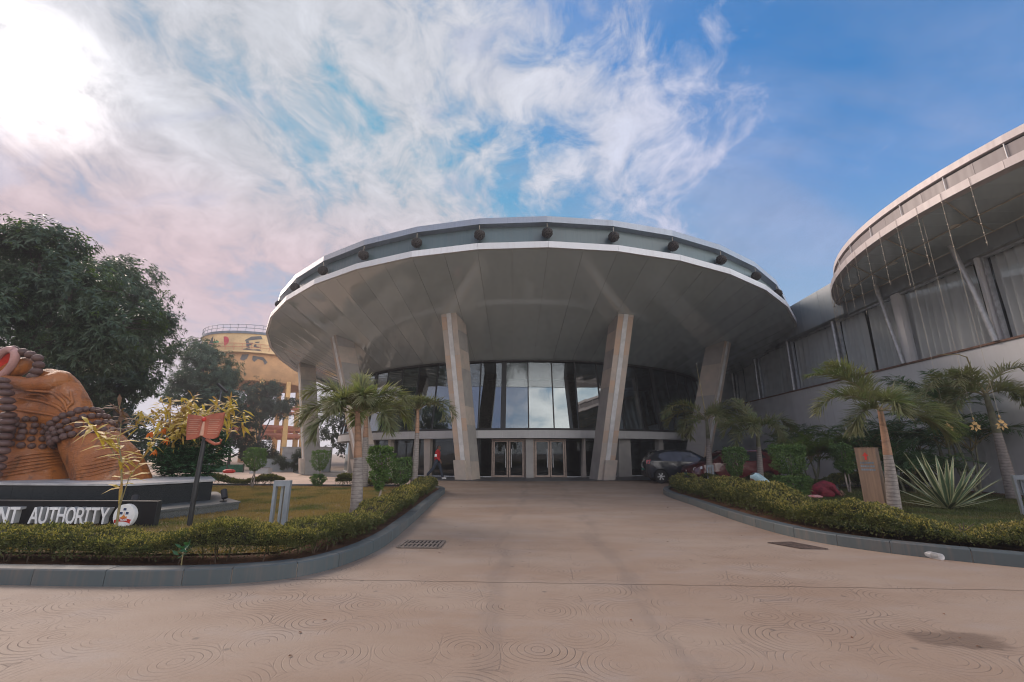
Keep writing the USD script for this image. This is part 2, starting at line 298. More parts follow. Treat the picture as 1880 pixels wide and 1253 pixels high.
    rail=mat('blue_grey_rail', (0.11, 0.13, 0.16), 0.6, 0.1, 2),
    farwall=mat('far_wall', (0.42, 0.42, 0.43), 0.85, 0.1, 1),
    net=mat('green_net', (0.02, 0.10, 0.055), 0.8, 0.2, 5),
    paint_black=mat('black_car_paint', (0.008, 0.011, 0.017), 0.22, 0.05, 2, coat=1.0),
    paint_red=mat('maroon_car_paint', (0.085, 0.010, 0.014), 0.22, 0.05, 2, coat=1.0),
    car_glass=mat('car_glass', (0.02, 0.024, 0.028), 0.05, 0.05, 2, spec=0.9),
    tyre=mat('tyre', (0.012, 0.012, 0.012), 0.8, 0.1, 10),
    alloy=mat('alloy', (0.55, 0.56, 0.58), 0.3, 0.05, 3, metal=0.9),
    lamp_red=mat('tail_lamp', (0.35, 0.012, 0.012), 0.15, 0.05, 2, coat=1.0),
    lamp_clear=mat('head_lamp', (0.55, 0.57, 0.60), 0.12, 0.05, 2, coat=1.0),
    plate_green=mat('green_plate', (0.02, 0.24, 0.17), 0.5, 0.05, 3),
    black_plastic=mat('black_plastic', (0.015, 0.015, 0.016), 0.55, 0.1, 6),
    skin=mat('skin', (0.16, 0.085, 0.055), 0.55, 0.08, 6),
    hair=mat('black_hair', (0.008, 0.007, 0.007), 0.5, 0.1, 10),
    jacket=mat('red_jacket', (0.42, 0.012, 0.018), 0.7, 0.1, 8),
    jeans=mat('dark_jeans', (0.022, 0.032, 0.05), 0.85, 0.15, 12),
    white_cloth=mat('white_cloth', (0.72, 0.72, 0.72), 0.8, 0.05, 8),
    shawl=mat('pale_blue_shawl', (0.28, 0.42, 0.47), 0.8, 0, 14, 0.3, 12, color2=(0.42, 0.56, 0.58), bdist=0.02),
    maroon=mat('maroon_cloth', (0.19, 0.006, 0.022), 0.8, 0, 9, 0.4, 8, color2=(0.10, 0.004, 0.014), bdist=0.03),
    coral=mat('coral_cloth', (0.55, 0.14, 0.13), 0.8, 0, 14, color2=(0.6, 0.45, 0.42)),
    iron=mat('rusty_iron', (0.085, 0.06, 0.05), 0.75, 0.25, 12),
    iron_dark=mat('grate_iron', (0.15, 0.12, 0.10), 0.7, 0.2, 12),
    pit=mat('drain_pit', (0.006, 0.005, 0.005), 0.9, 0.1, 5),
    wire=mat('pale_wire', (0.48, 0.42, 0.33), 0.6, 0.1, 5),
    gold=mat('gold_flower', (0.62, 0.40, 0.16), 0.55, 0.12, 8),
    downlight=mat('downlight', (0.70, 0.66, 0.58), 0.4, 0.05, 4),
    kerb_white=mat('white_kerb', (0.5, 0.48, 0.45), 0.8, 0.1, 3),
    brownleaf=mat('fallen_leaf', (0.16, 0.07, 0.035), 0.8, 0.2, 10),
    haze_thing=None,
)
def curtain_mat():
    g = Graph(); p = g.n('geometry') + '.position'
    n = g.noise(g.map(p, scale=(2, 2, 0.2)), 3, 4)
    col = g.mix(n, (0.80, 0.83, 0.84), (0.87, 0.88, 0.88))
    d = g.n('diffuse_bsdf', color=col) + '.BSDF'; t = g.n('translucent_bsdf', color=(0.55, 0.55, 0.55)) + '.BSDF'
    return g.out('sheer_curtain', surface=g.n('mix_closure', fac=0.25, closure1=d, closure2=t) + '.closure')
MAT['curtain'] = curtain_mat()
def agave_mat():
    g = Graph(); u = g.n('uvmap', attribute='st') + '.UV'
    x = g.n('separate_xyz', vector=u) + '.x'
    p = g.n('geometry') + '.position'
    e = g.m('absolute', g.m('subtract', g.m('add', x, g.m('multiply', g.m('subtract', g.noise(p, 9, 2), 0.5), 0.16)), 0.5))
    col = g.mix(g.rng(e, 0.24, 0.36), g.mix(g.noise(p, 6, 3), (0.07, 0.13, 0.07), (0.15, 0.21, 0.12)), (0.50, 0.50, 0.30))
    b = g.n('principled_bsdf', base_color=col, roughness=0.42) + '.BSDF'
    return g.out('variegated_leaf', surface=b)
MAT['agave'] = agave_mat()
def bottle_mat():
    g = Graph()
    f = g.m('add', g.m('multiply', g.m('power', g.n('layer_weight', blend=0.5) + '.facing', 3.0), 0.6), 0.16, clamp=True)
    gl = g.n('principled_bsdf', base_color=(0.85, 0.85, 0.86), roughness=0.12) + '.BSDF'; tr = g.n('transparent_bsdf', color=(0.95, 0.95, 0.96)) + '.BSDF'
    return g.out('clear_plastic', surface=g.n('mix_closure', fac=f, closure1=tr, closure2=gl) + '.closure')
MAT['bottle'] = bottle_mat()

# ------------------------------------------------------------------ scene helpers
USED = {}
ROOT = {}
def _num(parent, name):
    k = USED.setdefault((parent, name), 0); USED[(parent, name)] = k + 1
    return name if k == 0 else '%s_%03d' % (name, k)
def thing(name, label, cat, loc=(0, 0, 0), group=None, rz=0.0, kind=None):
    path = '/World/' + _num('/World', name)
    x = UsdGeom.Xform.Define(stage, path); x.AddTranslateOp().Set(Gf.Vec3d(*map(float, loc)))
    if rz: x.AddRotateZOp().Set(math.degrees(rz))
    p = x.GetPrim()
    if label: p.SetCustomDataByKey('label', label); p.SetCustomDataByKey('category', cat)
    if group: p.SetCustomDataByKey('group', group)
    if kind: p.SetCustomDataByKey('kind', kind)
    ROOT[path] = np.array(loc, float), rz
    return path
def root_of(path): return '/'.join(path.split('/')[:3])
def part(parent, name, mesh, m, smooth=False, label=None, kind=None, local=False, uv=None):
    path = parent + '/' + _num(parent, name)
    if hasattr(mesh, 'to_mesh'):
        q = mesh.to_mesh(); mesh = (q.vert_properties[:, :3], q.tri_verts)
    if not isinstance(mesh, (tuple, list)): mesh = (np.array(mesh.vertices), np.array(mesh.faces))
    v = np.array(mesh[0], float)
    if not local:
        o, rz = ROOT[root_of(path)]; v = v - o
        if rz: c, s = math.cos(-rz), math.sin(-rz); v = np.stack([v[:, 0] * c - v[:, 1] * s, v[:, 0] * s + v[:, 1] * c, v[:, 2]], 1)
    me = usdkit.mesh(stage, path, (v, mesh[1]), MAT[m] if isinstance(m, str) else m, smooth, uv)
    if label: me.GetPrim().SetCustomDataByKey('label', label)
    if kind: me.GetPrim().SetCustomDataByKey('kind', kind)
    return path
def single(name, mesh, m, label=None, cat=None, kind=None, smooth=False, group=None):
    path = '/World/' + _num('/World', name)
    me = usdkit.mesh(stage, path, mesh, MAT[m] if isinstance(m, str) else m, smooth)
    p = me.GetPrim()
    for k, v in (('label', label), ('category', cat), ('kind', kind), ('group', group)):
        if v: p.SetCustomDataByKey(k, v)
    return path
def dup(src, label, loc, rz=0.0, scale=None):
    p0 = stage.GetPrimAtPath(src); name = src.split('/')[-1]
    path = '/World/' + _num('/World', name)
    x = UsdGeom.Xform.Define(stage, path); p = x.GetPrim()
    p.GetReferences().AddInternalReference(Sdf.Path(src)); p.SetInstanceable(True)
    x.ClearXformOpOrder() if False else None
    x.GetPrim().CreateAttribute('xformOp:translate', Sdf.ValueTypeNames.Double3).Set(Gf.Vec3d(*map(float, loc)))
    x.GetPrim().CreateAttribute('xformOp:rotateZ', Sdf.ValueTypeNames.Float if False else Sdf.ValueTypeNames.Float).Set(math.degrees(rz))
    order = ['xformOp:translate', 'xformOp:rotateZ']
    if scale is not None:
        x.GetPrim().CreateAttribute('xformOp:scale', Sdf.ValueTypeNames.Float3).Set(Gf.Vec3f(*scale)); order.append('xformOp:scale')
    x.GetPrim().CreateAttribute('xformOpOrder', Sdf.ValueTypeNames.TokenArray, False, Sdf.VariabilityUniform).Set(order)
    for k, v in p0.GetCustomData().items(): p.SetCustomDataByKey(k, v)
    p.SetCustomDataByKey('label', label)
    return path

class MB:
    """Collects shapes into one mesh."""
    def __init__(s): s.v = []; s.f = []; s.n = 0
    def add(s, v, f):
        v = np.asarray(v, float); f = np.asarray(f, int)
        if f.shape[1] == 4: f = np.vstack([f[:, [0, 1, 2]], f[:, [0, 2, 3]]])
        s.v.append(v); s.f.append(f + s.n); s.n += len(v); return s
    def tm(s, m): return s.add(m.vertices, m.faces)
    def box(s, lo, hi):
        lo, hi = np.minimum(lo, hi), np.maximum(lo, hi)
        x0, y0, z0 = lo; x1, y1, z1 = hi
        return s.hexa([(x0, y0, z0), (x1, y0, z0), (x1, y1, z0), (x0, y1, z0)], [(x0, y0, z1), (x1, y0, z1), (x1, y1, z1), (x0, y1, z1)])
    def hexa(s, b, t):
        v = np.vstack([np.asarray(b, float), np.asarray(t, float)])
        f = [(3, 2, 1, 0), (4, 5, 6, 7), (0, 1, 5, 4), (1, 2, 6, 5), (2, 3, 7, 6), (3, 0, 4, 7)]
        return s.add(v, f)
    def slab(s, q, t, inset=0.0):
        """Plate whose front face is the quad q (counter-clockwise seen from the front), t thick behind it."""
        q = np.asarray(q, float)
        if inset:
            e = lambda a, b: (b - a) / (np.linalg.norm(b - a) + 1e-9)
            u0, u1 = e(q[0], q[1]), e(q[3], q[2]); w0, w1 = e(q[0], q[3]), e(q[1], q[2])
            q = np.array([q[0] + inset * (u0 + w0), q[1] + inset * (-u0 + w1), q[2] + inset * (-u1 - w1), q[3] + inset * (u1 - w0)])
        n = np.cross(q[2] - q[0], q[3] - q[1]); n /= np.linalg.norm(n)
        return s.hexa(q - n * t, q)
    def tube(s, pts, rad, sides=6, cap=True):
        p = np.asarray(pts, float); r = np.broadcast_to(np.asarray(rad, float), (len(p),))
        t = np.gradient(p, axis=0); t /= np.linalg.norm(t, axis=1, keepdims=True) + 1e-12
        ref = np.array([0, 0, 1.0]) if abs(t[:, 2]).mean() < 0.8 else np.array([1.0, 0, 0])
        a = np.cross(t, ref); a /= np.linalg.norm(a, axis=1, keepdims=True) + 1e-12; b = np.cross(t, a)
        ang = np.arange(sides) * 2 * PI / sides
        v = p[:, None] + r[:, None, None] * (np.cos(ang)[None, :, None] * a[:, None] + np.sin(ang)[None, :, None] * b[:, None])
        i, j = np.meshgrid(np.arange(len(p) - 1), np.arange(sides), indexing='ij')
        q = np.stack([i * sides + j, i * sides + (j + 1) % sides, (i + 1) * sides + (j + 1) % sides, (i + 1) * sides + j], -1).reshape(-1, 4)
        V = v.reshape(-1, 3); F = [q[:, [0, 1, 2]], q[:, [0, 2, 3]]]
        if cap:
            k = len(V); V = np.vstack([V, p[:1], p[-1:]]); L = (len(p) - 1) * sides
            F.append(np.array([(k, (j + 1) % sides, j) for j in range(sides)])); F.append(np.array([(k + 1, L + j, L + (j + 1) % sides) for j in range(sides)]))
        return s.add(V, np.vstack(F))
    def lathe(s, prof, center=(0, 0, 0), n=24):
        prof = np.asarray(prof, float); a = np.arange(n) * 2 * PI / n
        v = np.stack([prof[:, None, 0] * np.cos(a), prof[:, None, 0] * np.sin(a), np.broadcast_to(prof[:, None, 1], (len(prof), n))], -1)
        i, j = np.meshgrid(np.arange(len(prof) - 1), np.arange(n), indexing='ij')
        q = np.stack([i * n + j, i * n + (j + 1) % n, (i + 1) * n + (j + 1) % n, (i + 1) * n + j], -1).reshape(-1, 4)
        return s.add(v.reshape(-1, 3) + np.asarray(center, float), q)
    def get(s): return (np.vstack(s.v), np.vstack(s.f)) if s.v else (np.zeros((3, 3)), np.array([[0, 1, 2]]))
def box(lo, hi): return MB().box(lo, hi).get()
def tube(p, r, sides=8): return MB().tube(p, r, sides).get()
def poly_sheet(xy, z):
    v, f = trimesh.creation.triangulate_polygon(shapely.Polygon(xy), engine='earcut')
    v = np.column_stack([v, np.full(len(v), z)]); n = np.cross(v[f[:, 1]] - v[f[:, 0]], v[f[:, 2]] - v[f[:, 0]])[:, 2]
    f = np.where(n[:, None] < 0, f[:, ::-1], f); return v, f
def prism(xy, z0, z1):
    m = trimesh.creation.extrude_polygon(shapely.Polygon(xy), z1 - z0, engine='earcut'); m.apply_translation((0, 0, z0)); return (np.array(m.vertices), np.array(m.faces))
def unit(a): a = np.asarray(a, float); return a / (np.linalg.norm(a, axis=-1, keepdims=True) + 1e-12)
def leaves(P, D, N, L, W, fold=0.12, droop=0.0):
    """Folded two-face leaves: base P, direction D, facing N."""
    P, D, N = np.asarray(P, float), unit(D), unit(N); n = len(P)
    S = unit(np.cross(D, N)); U = np.cross(S, D)
    L = np.broadcast_to(L, (n,))[:, None]; W = np.broadcast_to(W, (n,))[:, None]
    mid = P + D * L * 0.45
    tip = P + D * L - np.array([0, 0, 1.0]) * L * droop
    a = mid + S * W * 0.5 + U * W * fold; b = mid - S * W * 0.5 + U * W * fold
    V = np.stack([P, a, tip, b], 1).reshape(-1, 3); k = np.arange(n)[:, None] * 4
    F = np.stack([np.hstack([k, k + 1, k + 2]), np.hstack([k, k + 2, k + 3])], 1).reshape(-1, 3)
    return V, F
def blades(P, D, side, L, W, bend):
    """Bent strap leaflets of two segments: root, middle, tip."""
    n = len(P); D = unit(D); S = unit(side); L = np.broadcast_to(L, (n,))[:, None]; W = np.broadcast_to(W, (n,))[:, None]
    b = np.broadcast_to(bend, (n,))[:, None] * np.array([0, 0, -1.0])
    m = P + D * L * 0.5 + b * L * 0.12; t = P + D * L * 0.95 + b * L * 0.5
    V = np.stack([P - S * W * 0.25, P + S * W * 0.25, m - S * W * 0.5, m + S * W * 0.5, t], 1).reshape(-1, 3); k = np.arange(n)[:, None] * 5
    F = np.stack([np.hstack([k, k + 1, k + 3]), np.hstack([k, k + 3, k + 2]), np.hstack([k + 2, k + 3, k + 4])], 1).reshape(-1, 3)
    return V, F
def rnd_dirs(r, n): return unit(r.normal(size=(n, 3)))
def blob(spheres, edge=0.05, it=12, pairs=None):
    """Union of the hulls of neighbouring spheres [(x,y,z,r)...], smoothed into one skin. pairs: index pairs, default a chain."""
    def sp(s): return Manifold.sphere(s[3], 20).translate(tuple(map(float, s[:3])))
    out = None
    for a, b in (pairs or [(i, i + 1) for i in range(len(spheres) - 1)]):
        h = Manifold.batch_hull([sp(spheres[a]), sp(spheres[b])]); out = h if out is None else out + h
    return out
def skin(man, edge=0.05, it=12):
    q = man.refine_to_length(edge).to_mesh(); m = trimesh.Trimesh(q.vert_properties[:, :3], q.tri_verts, process=True)
    trimesh.smoothing.filter_taubin(m, iterations=it); return m
from scipy.interpolate import splprep, splev

def slab_to(q, t, d, inset=0.0, mb=None):
    """Plate with its front face turned towards d."""
    q = np.asarray(q, float); n = np.cross(q[2] - q[0], q[3] - q[1])
    if n @ np.asarray(d, float) < 0: q = q[::-1]
    mb = mb or MB(); mb.slab(q, t, inset); return mb

# ================================================================== ground, driveway, lawns, kerbs
single('ground', poly_sheet([(-900, -900), (900, -900), (900, 900), (-900, 900)], -0.03), 'ground', kind='structure')
single('driveway', poly_sheet([(-16, -16), (16, -16), (16, 5.236), (-16, 5.236)], 0.0), 'driveway', kind='structure')
single('driveway', poly_sheet([(-16, 5.247), (16, 5.247), (16, 23.6), (-16, 23.6)], 0.0), 'driveway', kind='structure')
single('plaza', poly_sheet([(-48, 18.9), (-4.9, 18.9), (-4.9, 23.6), (-6.8, 23.6), (-10.5, 25.5), (-15.0, 28.2), (-17, 36), (-48, 36)], 0.004), 'plaza', kind='structure')
single('entrance_apron', poly_sheet([(-17, 36)] + [(-1.2 + 18.9 * math.sin(a), 41.8 - 18.9 * math.cos(a)) for a in np.radians(np.linspace(-60, 62, 50))] + [(17, 36)], 0.008), 'apron', kind='structure')

def pane(q, d, tilt=0.0):
    """One sheet of glass facing d, set a hair out of true as glaziers leave it."""
    q = np.array(q, float); n = np.cross(q[2] - q[0], q[3] - q[1]); n /= np.linalg.norm(n)
    if n @ np.asarray(d, float) < 0: q = q[::-1]; n = -n
    r = random.Random(int(abs(q.sum()) * 1000)); k = tilt * 0.01
    q = q + n * np.array([r.uniform(-k, k) for _ in range(4)])[:, None]
    return q, np.array([(0, 1, 2), (0, 2, 3)])
def spline(pts, step=0.08, s=0.002):
    pts = np.asarray(pts, float); tck, u = splprep(pts.T, s=s, k=min(3, len(pts) - 1))
    q = np.array(splev(np.linspace(0, 1, 1500), tck)).T
    L = np.concatenate([[0], np.cumsum(np.linalg.norm(np.diff(q, axis=0), axis=1))])
    n = int(L[-1] / step); t = np.linspace(0, L[-1], n + 1)
    return np.stack([np.interp(t, L, q[:, 0]), np.interp(t, L, q[:, 1])], 1)
def offset(path, d):
    """Moves a path to its left by d."""
    t = unit(np.gradient(path, axis=0)); return path + np.stack([-t[:, 1], t[:, 0]], 1) * d
KERB_L = spline([(-15.5, 4.80), (-11, 4.80), (-8, 4.82), (-5.67, 4.85), (-4.95, 4.89), (-4.3, 4.9), (-3.42, 4.95), (-3.02, 5.07), (-2.65, 5.39), (-2.39, 5.97), (-2.31, 6.98), (-2.34, 7.86), (-2.52, 9.73), (-2.90, 13.0), (-3.12, 15.2), (-3.28, 16.4), (-3.75, 17.35), (-4.7, 17.85), (-6.5, 18.0), (-9, 18.05), (-13, 18.3), (-20, 18.7), (-26, 19)], s=0.01)
KERB_R = spline([(15.0, 4.6), (12, 4.7), (9, 5.05), (7.2, 5.6), (5.92, 6.23), (5.27, 6.65), (4.89, 6.89), (4.62, 7.24), (4.39, 7.60), (4.22, 8.1), (4.12, 9.04), (4.10, 10.08), (4.13, 11.73), (4.13, 13.17), (4.17, 14.7), (4.30, 15.9), (4.62, 17.2), (5.4, 18.3), (6.7, 18.95), (9, 19.2), (15.0, 19.3)], s=0.01)
def kerb(path, side, name_seed, label_kind):
    r = random.Random(name_seed); k = thing('kerb', None, None, (float(path[len(path) // 3][0]), float(path[len(path) // 3][1]), 0), kind='structure')
    step = 0.08; i = 0; n = len(path)
    prof = [(0.0, -0.02), (0.004, 0.145), (0.016, 0.158), (0.185, 0.160), (0.20, 0.15), (0.20, -0.02)]
    nrm = offset(path, side) - path
    def strip(a, b, pr, dz=0.0, ga=0.0, gb=0.0):
        idx = list(range(a, b + 1)); P = path[idx].copy(); N = nrm[idx]
        t = unit(path[min(a + 1, n - 1)] - path[a]); P[0] += t * ga; P[-1] -= unit(path[b] - path[b - 1]) * gb
        V = np.array([[(*(p + q * o), z + dz) for o, z in pr] for p, q in zip(P, N)]); m = len(pr)
        V = V.reshape(-1, 3); F = []
        for s_ in range(len(idx) - 1):
            for j in range(m):
                a0, a1 = s_ * m + j, s_ * m + (j + 1) % m; F.append((a0, a1, a1 + m, a0 + m))
        F = np.array(F); tri = [F[:, [0, 1, 2]], F[:, [0, 2, 3]]]
        tri.append(np.array([(0, j + 1, j) for j in range(1, m - 1)])); L = (len(idx) - 1) * m
        tri.append(np.array([(L, L + j, L + j + 1) for j in range(1, m - 1)]))
        return V, np.vstack(tri)
    while i < n - 3:
        ln = int(r.choice([7, 8, 9, 10, 6])); j = min(i + ln, n - 1)
        if n - 1 - j < 4: j = n - 1
        part(k, 'kerb_stone', strip(i, j, prof, r.uniform(-0.004, 0.004), 0.004, 0.004), 'kerb'); i = j
    part(k, 'mortar_bed', strip(0, n - 1, [(0.012, -0.025), (0.012, 0.135), (0.19, 0.135), (0.19, -0.025)]), 'mortar')
    return k
kerb(KERB_L, 1, 3, 'left'); kerb(KERB_R, -1, 4, 'right')
def ring_poly(path, d): return shapely.Polygon(offset(path, d)).buffer(0)
def biggest(p): return max(p.geoms, key=lambda g: g.area) if hasattr(p, 'geoms') else p
for path, sd, soil_in, turf_in, tm in ((KERB_L, 1, 0.1, 0.95, 'turf_dry'), (KERB_R, -1, 0.1, 1.05, 'turf_green')):
    base = shapely.Polygon(np.vstack([path, [(-26, 4.8)]]) if sd == 1 else np.vstack([path, [(15.0, 4.6)]])).buffer(0)
    so = biggest(base.buffer(-soil_in)); tu = biggest(base.buffer(-turf_in).simplify(0.02))
    single('planting_bed', poly_sheet(np.array(so.exterior.coords)[:-1], 0.10), 'soil', kind='structure')
    single('lawn', poly_sheet(np.array(tu.exterior.coords)[:-1], 0.12), tm, kind='structure')
    r = np.random.default_rng(11 + sd); x0, y0, x1, y1 = tu.bounds; x0 = max(x0, -13.5)
    n = int((x1 - x0) * (y1 - y0) * 1500); p = np.column_stack([r.uniform(x0, x1, n), r.uniform(y0, y1, n)])
    keep = shapely.contains_xy(tu, p[:, 0], p[:, 1]) & (r.random(n) < 0.35 + meshkit.fbm(np.column_stack([p * 1.3, np.zeros(n)]), 3, 5))
    keep &= r.random(n) < np.clip(13.0 / p[:, 1], 0.3, 1); p = p[keep]; n = len(p)
    h = r.uniform(0.015, 0.05, n); a = r.uniform(0, 2 * PI, n); w = 0.004 + 0.0006 * p[:, 1]
    base3 = np.column_stack([p, np.full(n, 0.118)]); sdv = np.column_stack([np.cos(a), np.sin(a), np.zeros(n)])
    tip = base3 + np.column_stack([r.normal(0, 0.018, n), r.normal(0, 0.018, n), h])
    V = np.stack([base3 - sdv * w[:, None], base3 + sdv * w[:, None], tip], 1).reshape(-1, 3); F = np.arange(3 * n).reshape(-1, 3)
    single('grass', (V, F), 'blade_dry' if sd == 1 else 'blade_green', kind='stuff',
           label='dry brownish mown grass of the left lawn' if sd == 1 else 'short green grass of the right lawn')
    # crumbs of soil and fallen leaves under the hedge
    bd = base.buffer(-0.2).difference(base.buffer(-0.95)); x0, y0, x1, y1 = bd.bounds; n = 26000
    p = np.column_stack([r.uniform(max(x0, -12), x1, n), r.uniform(y0, y1, n)]); p = p[shapely.contains_xy(bd, p[:, 0], p[:, 1])]; n = len(p)
    V, F = leaves(np.column_stack([p, r.uniform(0.10, 0.115, n)]), rnd_dirs(r, n) * (1, 1, 0.5), rnd_dirs(r, n) * 0.5 + (0, 0, 1), r.uniform(0.015, 0.05, n), r.uniform(0.01, 0.03, n))
    single('leaf_litter', (V, F), 'dry_leaf', kind='stuff', label='dry fallen leaves and crumbs on the soil under the %s hedge' % ('left' if sd == 1 else 'right'))

# ================================================================== the round hall
RC, RR = np.array([-0.683, 34.28]), 18.185
DC, DR = np.array([-1.2, 41.8]), 15.6
ZT, ZB0, ZB1 = 6.87, 2.19, 2.66
LB, LT = 0.24, -0.26      # the clerestory glass leans back
def rim(a, dr=0.0, dz=0.0):
    a = math.radians(a); y0 = RC[1] - RR * math.cos(a)
    return np.array([RC[0] + (RR + dr) * math.sin(a), RC[1] - (RR + dr) * math.cos(a), 9.30 - 0.1 * (y0 - 16.0) + dz])
def drum(a, r=DR, z=0.0):
    a = math.radians(a); return np.array([DC[0] + r * math.sin(a), DC[1] - r * math.cos(a) * (1 if math.cos(a) > 0 else 0.5), z])
hall = thing('convention_hall', 'round grey hall with tilted saucer roof on slanting stone columns', 'building', (-1.2, 26.2, 0))
va = [-5 + 9 * k for k in range(-20, 21)]
for a0, a1 in zip(va[:-1], va[1:]):
    out = rim((a0 + a1) / 2, 1) - rim((a0 + a1) / 2)
    part(hall, 'rim_trim', slab_to([rim(a0, 0, 0), rim(a1, 0, 0), rim(a1, 0, 0.28), rim(a0, 0, 0.28)], 0.70, out, 0.005).get(), 'trim')
    part(hall, 'fascia_panel', slab_to([rim(a0, -0.62, 0.27), rim(a1, -0.62, 0.27), rim(a1, -0.62, 1.36), rim(a0, -0.62, 1.36)], 0.06, out, 0.004).get(), 'fascia')
    q0 = [rim(a, d, z) for a in (a0, a1) for d, z in ((-0.63, 1.27), (-0.34, 1.31), (-0.34, 1.58), (-0.63, 1.62))]
    part(hall, 'roof_cap', MB().hexa([q0[0], q0[4], q0[5], q0[1]], [q0[3], q0[7], q0[6], q0[2]]).get(), 'cap')
    # dark drip edge tucked behind the lower trim
    part(hall, 'shadow_batten', slab_to([rim(a0, -0.72, -0.06), rim(a1, -0.72, -0.06), rim(a1, -0.72, 0.2), rim(a0, -0.72, 0.2)], 0.05, out, 0.0).get(), 'wing_panel')
    am = (a0 + a1) / 2
    for b0, b1 in ((a0, am), (am, a1)):
        def O(b, dz=0): # points on the straight facet edge
            t = (b - a0) / (a1 - a0); return rim(a0, -0.02, dz) * (1 - t) + rim(a1, -0.02, dz) * t
        q = [O(b0, 0.02), O(b1, 0.02), drum(b1, DR + LT - 0.05, ZT), drum(b0, DR + LT - 0.05, ZT)]
        part(hall, 'soffit_panel', slab_to(q, 0.03, (0, 0, -1), 0.006).get(), 'soffit')
        q = [p + (0, 0, 0.042) for p in q]
        part(hall, 'soffit_backing', slab_to(q, 0.05, (0, 0, -1)).get(), 'joint')
mb = MB(); top = np.array([rim(a, -0.63, 1.60) for a in va[:-1]]); c = np.array([RC[0], RC[1], 9.2]); nn = len(top)
mb.add(np.vstack([top, c]), np.array([(i, (i + 1) % nn, nn) for i in range(nn)])); part(hall, 'roof', mb.get(), 'roof')
# clerestory glass
ang = [-2.6 + 5.37 * k for k in range(-16, 17)]
for i, (a0, a1) in enumerate(zip(ang[:-1], ang[1:])):
    out = drum((a0 + a1) / 2, 1) - drum((a0 + a1) / 2, 0)
    part(hall, 'window_pane', pane([drum(a0, DR + LB, ZB1 + 0.06), drum(a1, DR + LB, ZB1 + 0.06), drum(a1, DR + LT, ZT - 0.02), drum(a0, DR + LT, ZT - 0.02)], out, 0.35), 'glass')
    part(hall, 'band_panel', slab_to([drum(a0, DR + 0.42, ZB0), drum(a1, DR + 0.42, ZB0), drum(a1, DR + 0.42, ZB1 - 0.02), drum(a0, DR + 0.42, ZB1 - 0.02)], 0.60, out, 0.002).get(), 'band')
    part(hall, 'sill', slab_to([drum(a0, DR + 0.34, ZB1 - 0.02), drum(a1, DR + 0.34, ZB1 - 0.02), drum(a1, DR + 0.34, ZB1 + 0.10), drum(a0, DR + 0.34, ZB1 + 0.10)], 0.3, out).get(), 'black_metal')
    part(hall, 'head_rail', slab_to([drum(a0, DR + LT + 0.07, ZT - 0.09), drum(a1, DR + LT + 0.07, ZT - 0.09), drum(a1, DR + LT + 0.07, ZT + 0.02), drum(a0, DR + LT + 0.07, ZT + 0.02)], 0.12, out).get(), 'black_metal')
for i, a in enumerate(ang):
    thick = (i - 16) % 7 == 0; w = (0.30 if thick else 0.07) / 2 / DR * 180 / PI
    out = drum(a, 1) - drum(a, 0)
    part(hall, 'mullion', slab_to([drum(a - w, DR + LB + 0.05, ZB1 + 0.09), drum(a + w, DR + LB + 0.05, ZB1 + 0.09), drum(a + w, DR + LT + 0.05, ZT - 0.08), drum(a - w, DR + LT + 0.05, ZT - 0.08)], 0.16 if not thick else 0.34, out).get(), 'black_metal')
# ground floor: doors, piers, dark glazing
DOORS = [(-5.3, 2.1), (3.8, 11.0)]
ROUND = 15.35
def chord(a0, a1, z0, z1, r=ROUND): return [drum(a0, r, z0), drum(a1, r, z0), drum(a1, r, z1), drum(a0, r, z1)]
segs = []
for a0, a1 in zip(ang[:-1], ang[1:]):
    if a1 < -8 or a0 > 13.4: segs.append((a0, a1))
segs += [(-7.97, -5.4), (11.1, 13.51)]
for a0, a1 in segs:
    out = drum((a0 + a1) / 2, 1) - drum((a0 + a1) / 2, 0)
    part(hall, 'shopfront_pane', pane(chord(a0, a1, 0.04, ZB0 - 0.01), out, 0.3), 'glass_low')
    part(hall, 'floor_rail', slab_to(chord(a0, a1, 0.005, 0.06, ROUND + 0.03), 0.1, out).get(), 'white_metal')
for a0, a1 in DOORS:
    out = drum((a0 + a1) / 2, 1) - drum((a0 + a1) / 2, 0); A, B = drum(a0, ROUND), drum(a1, ROUND); u = (B - A) / np.linalg.norm(B - A); W = np.linalg.norm(B - A); o = unit(out)
    def bar(u0, u1, z0, z1, th=0.08, pr=0.0):
        P = lambda s_, z: A + u * s_ + o * pr + (0, 0, z); return slab_to([P(u0, z0), P(u1, z0), P(u1, z1), P(u0, z1)], th, out).get()
    m = MB()
    for b in ((0, 0.07, 0, 2.17), (W - 0.07, W, 0, 2.17), (0.071, W - 0.071, 2.09, 2.17)): m.add(*bar(*b))
    d = part(hall, 'double_door', m.get(), 'bronze')
    for u0, u1 in ((0.10, W / 2 - 0.02), (W / 2 + 0.02, W - 0.10)):
        m = MB()
        for b in ((u0, u0 + 0.085, 0.02, 2.07), (u1 - 0.085, u1, 0.02, 2.07), (u0 + 0.086, u1 - 0.086, 1.99, 2.07), (u0 + 0.086, u1 - 0.086, 0.02, 0.12)): m.add(*bar(*b, 0.06, 0.01))
        part(d, 'leaf_frame', m.get(), 'bronze')
        part(d, 'leaf_glass', pane([A + u * x_ - o * 0.02 + (0, 0, z_) for x_, z_ in ((u0 + 0.08, 0.11), (u1 - 0.08, 0.11), (u1 - 0.08, 2.0), (u0 + 0.08, 2.0))], o), 'glass_low')
        hx = u1 - 0.15 if u0 < W / 2 - 0.5 else u0 + 0.15
        part(d, 'handle', tube([A + u * hx + o * 0.07 + (0, 0, z) for z in (0.55, 0.8, 1.3, 1.6)], 0.018, 6), 'trim')
